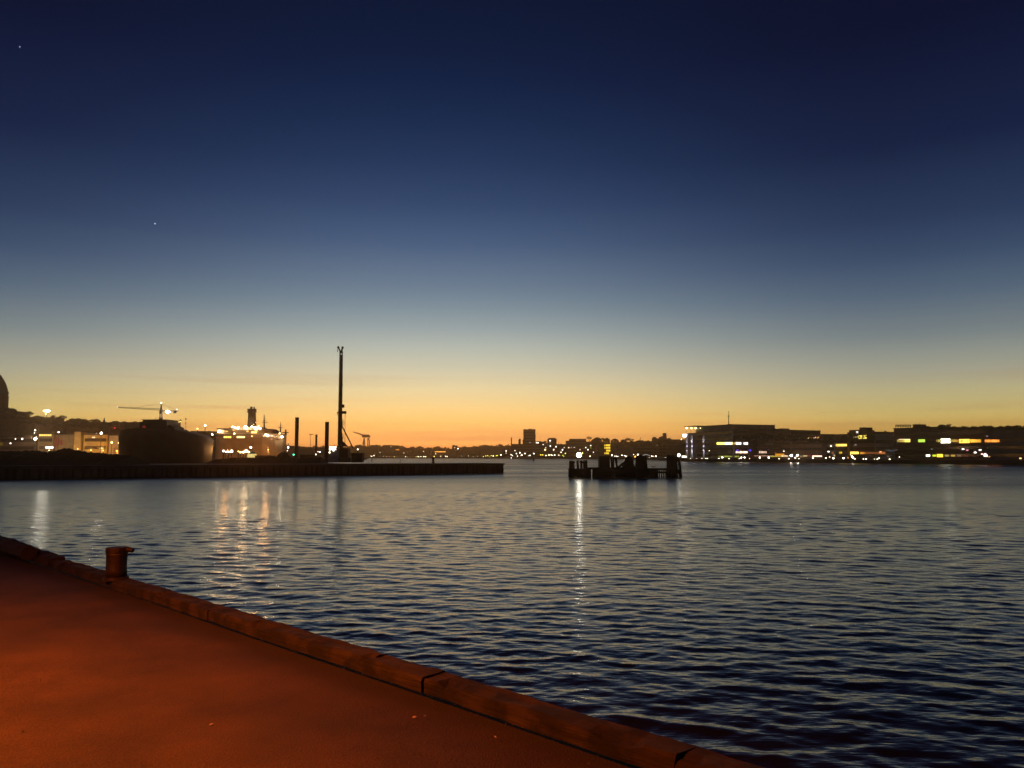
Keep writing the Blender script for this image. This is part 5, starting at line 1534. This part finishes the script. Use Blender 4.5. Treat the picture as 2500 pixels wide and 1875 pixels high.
row([(1421.8, 1106.5, (250, 235, 120), 8, 1.4), (1440.5, 1114, (255, 225, 170), 9, 1.3), (1494, 1111.5, C_, 12, 1.5), (1501, 1113.5, C_, 6, 1.0), (1505, 1114, C_, 7, 1.1), (1508.5, 1114, C_, 6, 1.0), (1518.6, 1111.5, C_, 9, 1.3), (1525, 1112.5, C_, 8, 1.1), (1528, 1114, C_, 9, 1.3), (1532.5, 1114, C_, 9, 1.3), (1546.8, 1109.8, C_, 6, 1.1), (1557.3, 1109.8, C_, 14, 1.6), (1550.5, 1115, O_, 6, 1.7), (1553, 1113, O_, 5, 1.2)], 700, 'between the beacon and the middle dolphin', 'shore lamps behind the timber jetty')
row([(1578.3, 1118.2, C_, 5, 1.0), (1585.5, 1118, (255, 225, 150), 7, 1.1), (1591.6, 1114, C_, 9, 1.4), (1595.8, 1114, O_, 6, 1.1), (1601.3, 1114, C_, 10, 1.4), (1599.4, 1118.4, C_, 6, 1.0), (1607.9, 1118.3, C_, 7, 1.0), (1620.7, 1118.4, C_, 6, .9), (1624.4, 1118, C_, 7, 1.0), (1632.3, 1113, C_, 3, .6), (1645, 1116, C_, 5, .9), (1663.7, 1072.3, (255, 235, 170), 7, 1.1), (1667, 1113.4, C_, 9, 1.1)], 630, 'on the quay between the middle dolphin and the office', 'quay lamps right of the middle dolphin')
sh = lambda off: (lambda px: sy(px, off))
row([(1686, 1119.3, A_, 9, .9), (1700.3, 1119.5, (255, 190, 190), 8, .9), (1713.5, 1119.5, A_, 9, .9), (1722.5, 1119.5, (250, 245, 150), 9, 1.0), (1726.6, 1119.5, C_, 9, 1.0), (1731.7, 1100.5, (255, 240, 170), 6, .9), (1755, 1119.5, A_, 9, 1.1), (1763.4, 1116.8, C_, 25, 1.4), (1780, 1119.5, A_, 10, 1.1)], sh(5), 'on the quay in front of the lit office', 'quay lamps in front of the office')
row([(1805, 1119.7, A_, 8, 1.0), (1809.8, 1117, C_, 25, 1.3), (1817.7, 1117, C_, 25, 1.3), (1829.8, 1119.5, (255, 190, 150), 7, .9), (1854.9, 1117, C_, 25, 1.3), (1854.2, 1120, A_, 6, 1.0), (1877, 1117, C_, 25, 1.6), (1902, 1119.8, (255, 220, 180), 9, 1.1), (1926, 1119.8, A_, 9, 1.1), (1931.5, 1112.3, C_, 160, 1.8, True), (1941.5, 1117.6, C_, 12, 1.4), (1947, 1112, C_, 160, 1.8, True), (1950.7, 1119.8, A_, 8, 1.0), (1985, 1117.6, C_, 30, 1.5)], sh(5), 'on the quay right of the lit office', 'quay lamps right of the office')
row([(2016.5, 1118.3, C_, 9, 1.3), (2025.7, 1115.6, (255, 200, 160), 7, 1.2), (2034.5, 1118.8, C_, 25, 1.6), (2038, 1113, O_, 3, 1.0), (2059.5, 1118.6, C_, 25, 1.8), (2070.5, 1118, O_, 5, 1.0), (2080.6, 1114.8, C_, 25, 1.7), (2083.5, 1118.5, C_, 9, 1.6), (2087, 1120.3, C_, 8, 1.3), (2076.5, 1110.5, (255, 225, 190), 5, 1.1), (2108, 1120.6, C_, 8, 1.3), (2114.4, 1120.6, C_, 9, 1.4), (2135, 1120.7, A_, 5, 1.0), (2142, 1121, C_, 9, 1.2), (2146, 1118.6, C_, 9, 1.3), (2172, 1121.2, A_, 10, 1.4), (2196, 1115.6, C_, 8, 1.1)], sh(5), 'along the quay under the yellow lit windows', 'quay lamps at the right')
for px, lb in ((1800, 'violet blue lamp on the dark block, left of a pair'), (1831, 'vivid blue lamp on the dark block, right of a pair')):
    lamp(px, 1099.5, sy(px, 15), (60, 60, 255) if px > 1820 else (90, 40, 235), 1.3, 3.0, lb, 'blue lamps right of the office', zb=1.7)
# left town and ship berth lamps
row([(84.6, 1057, C_, 9, 1.2), (86, 1050.5, C_, 12, 1.6), (86.3, 1071.6, C_, 500, 2.6, True), (143, 1055, C_, 14, 1.6), (247.2, 1057.5, C_, 120, 2.0, True), (245.5, 1099, A_, 4, .8), (272.6, 1080.3, (255, 220, 130), 25, 1.8), (290.2, 1081.3, (255, 220, 130), 25, 1.8), (285.7, 1101, (255, 150, 40), 14, 2.0, True), (286.3, 1106, O_, 6, 1.4), (278.7, 1091.5, O_, 3, .7)], 318, 'in the lit streets at the far left', 'lamps in the left town', zb=1.95)
row([(280, 1045, (255, 20, 60), .9, 2.6)], 520, 'above the dark ship bow', 'signal lamps', zb=6)
row([(440.3, 1029.2, (255, 240, 120), 10, .9), (482, 1047, (255, 225, 130), 8, 1.6), (501, 1038.8, (255, 238, 190), 90, 1.7, True), (518, 1060.3, (255, 232, 170), 60, 1.7)], 300, 'between the two ships', 'masts between the ships', zb=1.95)
row([(545.5, 1101.2, C_, 14, 2.4), (552, 1103, C_, 9, 1.8), (558, 1103.2, C_, 9, 1.8), (565.5, 1101.6, C_, 26, 3.0, True)], 190, 'in the white row below the lit ship', 'work lamps below the lit ship', zb=1.95)
row([(582, 1102, (255, 205, 90), 4, 2.2), (587, 1104, (255, 225, 130), 5, 3.0), (594, 1104, (255, 240, 170), 7, 3.0), (601, 1101, (255, 236, 180), 26, 3.2, True), (607, 1103.6, (255, 240, 170), 6, 2.8), (612.5, 1092.3, (255, 240, 200), 25, 2.4)], 188, 'in the warm cluster below the lit ship', 'work lamps below the funnel', zb=1.95)
row([(703.5, 1092.5, C_, 12, 2.0), (702, 1100.2, (255, 200, 190), 5, 1.6), (716.8, 1110, (70, 255, 190), 6, 1.9, True), (703.6, 1080.2, (255, 200, 120), 1.6, 1.6)], 186, 'by the foot of the tallest steel pile', 'lamps by the steel piles', zb=1.95)
row([(771.5, 1110.8, (255, 238, 190), 14, 2.4), (776.5, 1103, (255, 220, 200), 5, 1.0), (781, 1103.4, (225, 240, 255), 9, 1.4), (818, 1111.2, (255, 232, 200), 9, 2.0), (845.7, 1096.6, (255, 235, 200), 8, 1.3), (853.2, 1097, (255, 235, 200), 8, 1.3), (873.5, 1097.2, (255, 235, 200), 9, 1.6), (908, 1114.5, (255, 240, 190), 3, .8)], 205, 'around the foot of the piling rig', 'lamps around the piling rig', zb=1.95)
def added_fill_light(px, py, Y, c, e, rad=.8):  # lamp added to brighten the town facades and the ship hull
    l3 = bpy.data.lights.new('fill_light', 'POINT'); l3.color = lin(c); l3.energy = e * 1.0; l3.shadow_soft_size = rad
    p = at(px, py, Y)
    root = lamp(px, py, Y, c, 12, 1.0, 'added fill lamp %s' % FL[(px, py)], 'added fill lamps for the facades and ship hull', zb=1.95)  # takes the default name street_lamp, but is an added fill lamp
    o = bpy.data.objects.new('fill_light', l3); col.objects.link(o); o.parent = root; o.location = (0, -.6, p.z - 1.95)


FL = {(190, 1096): 'at the foot of the tall narrow ochre building', (222, 1099): 'below the left half of the wide ochre building', (252, 1100): 'below the right end of the wide ochre building',
      (162, 1099): 'under the pale wall right of the red banner', (120, 1099): 'before the bright white entrance', (294, 1098): 'glowing deep orange beside the dark ship bow'}
for (px, py), c, e in zip(FL, ((255, 205, 110), (255, 200, 90), (255, 200, 90), (255, 190, 120), (255, 225, 180), (255, 90, 20)), (1300, 1500, 1500, 600, 1300, 2200)):
    added_fill_light(px, py, 321, c, e)
FL.update({(556, 1099): 'before the dim bow end of the lit ship', (600, 1098): 'before the middle of the lit ship hull', (655, 1098): 'before the right end of the lit ship hull'})
for px, e in ((556, 1100), (600, 1700), (655, 1700)):
    added_fill_light(px, {556: 1099, 600: 1098, 655: 1098}[px], 217, (255, 175, 95), e)
# lit marquee under the funnel
Ym = 186
a, b_ = at(604, 1115, Ym), at(620, 1106, Ym)
root = empty('marquee', (a.x, Ym, PZ), 'pale glowing marquee on the pier below the funnel of the lit ship', 'tent')
MB().box(a.x, b_.x, Ym, Ym + 2, PZ, b_.z - .2).build('side', glow((240, 215, 130), .9), root)
MB().lathe(((a.x + b_.x) / 2, Ym + 1, b_.z - .2), [(0, (b_.x - a.x) * .56), (.2, (b_.x - a.x) * .5), (.75, .05)], 12).build('canopy', M['white'], root)
# tall mast lights on the left hill and docks
for px, yt, yb, Y, w_, st, lb in ((114, 1003.6, 1024, 450, 3.6, 160, 'tall floodlight mast with a wide white head on the left hill'),):
    p = at(px, yt, Y); g_ = at(px, yb, Y)
    root = empty('floodlight_mast', g_, lb, 'floodlight')
    MB().tube(g_, p, .18, .12, 6).build('post', M['steel'], root)
    MB().box(p.x - 1.5, p.x + 1.5, Y - .3, Y + .3, p.z - .25, p.z + .25).build('lamp', glow((255, 248, 225), st, True), root)
    lamp_part(root, px - 2.2, 1010.8, Y - .4, 1.3, (255, 232, 130), 8)
c = at(757.5, 1096, 255)
root = empty('lamp_post', c, 'thin unlit T shaped lamp post between the tall piles', 'lamp post')
MB().tube(c - Vector((0, 0, 4)), at(757.8, 1061.5, 255), .1, .07, 5).build('post', M['steel'], root)
MB().tube(at(755, 1061, 255), at(765, 1060.5, 255), .13, .1, 5).build('arm', M['steel'], root)
for px, yt, yb, lb in ((453.7, 1020, 1056, 'very thin aerial mast between the two ships'), (440.6, 1024, 1056, 'thin mast with a round top beside the dark ship')):
    Y = 302
    root = empty('thin_mast', at(px, yb, Y), lb, 'mast')
    MB().tube(at(px, yb + 40, Y), at(px, yt, Y), .09, .06, 5).build('pole', M['steel'], root)
    MB().ball(at(px, yt + 3, Y), .32 if px > 450 else .42, 6).build('head', M['steel'], root)
    if px > 450:
        MB().ball(at(px - .3, yt + 13, Y), .25, 6).build('fitting', M['steel'], root)
for px, py, r_, lb in ((48, 114, 1.9, 'tiny bright star high in the top left of the sky'), (378.5, 546, 2.2, 'tiny bright star in the blue sky left of centre')):
    p = Vector(ray(px, py)).normalized() * 6000 + Vector((0, 0, H))
    tag(MB().ball(p, r_, 8).build('star', glow((225, 235, 255), 5), origin=p), lb, 'star')

if LIT:
    print('windows with no building:', [tuple(w[:4]) for w in LIT])

# ------------------------------------------------------------------ evening haze
if HZ:
    hb = MB().box(-2300, 2300, -2300, 2300, -4.5, 96)
    m, t, b = new_mat('evening_air')
    t.nodes.remove(b)
    v = t.nodes.new('ShaderNodeVolumePrincipled')
    v.inputs['Color'].default_value = (1, .62, .36, 1); v.inputs['Density'].default_value = HZ; v.inputs['Anisotropy'].default_value = 0.93
    t.links.new(v.outputs[0], t.nodes['Material Output'].inputs['Volume'])
    tag(hb.build('haze', m), 'thin warm evening haze over the harbour', kind='stuff')
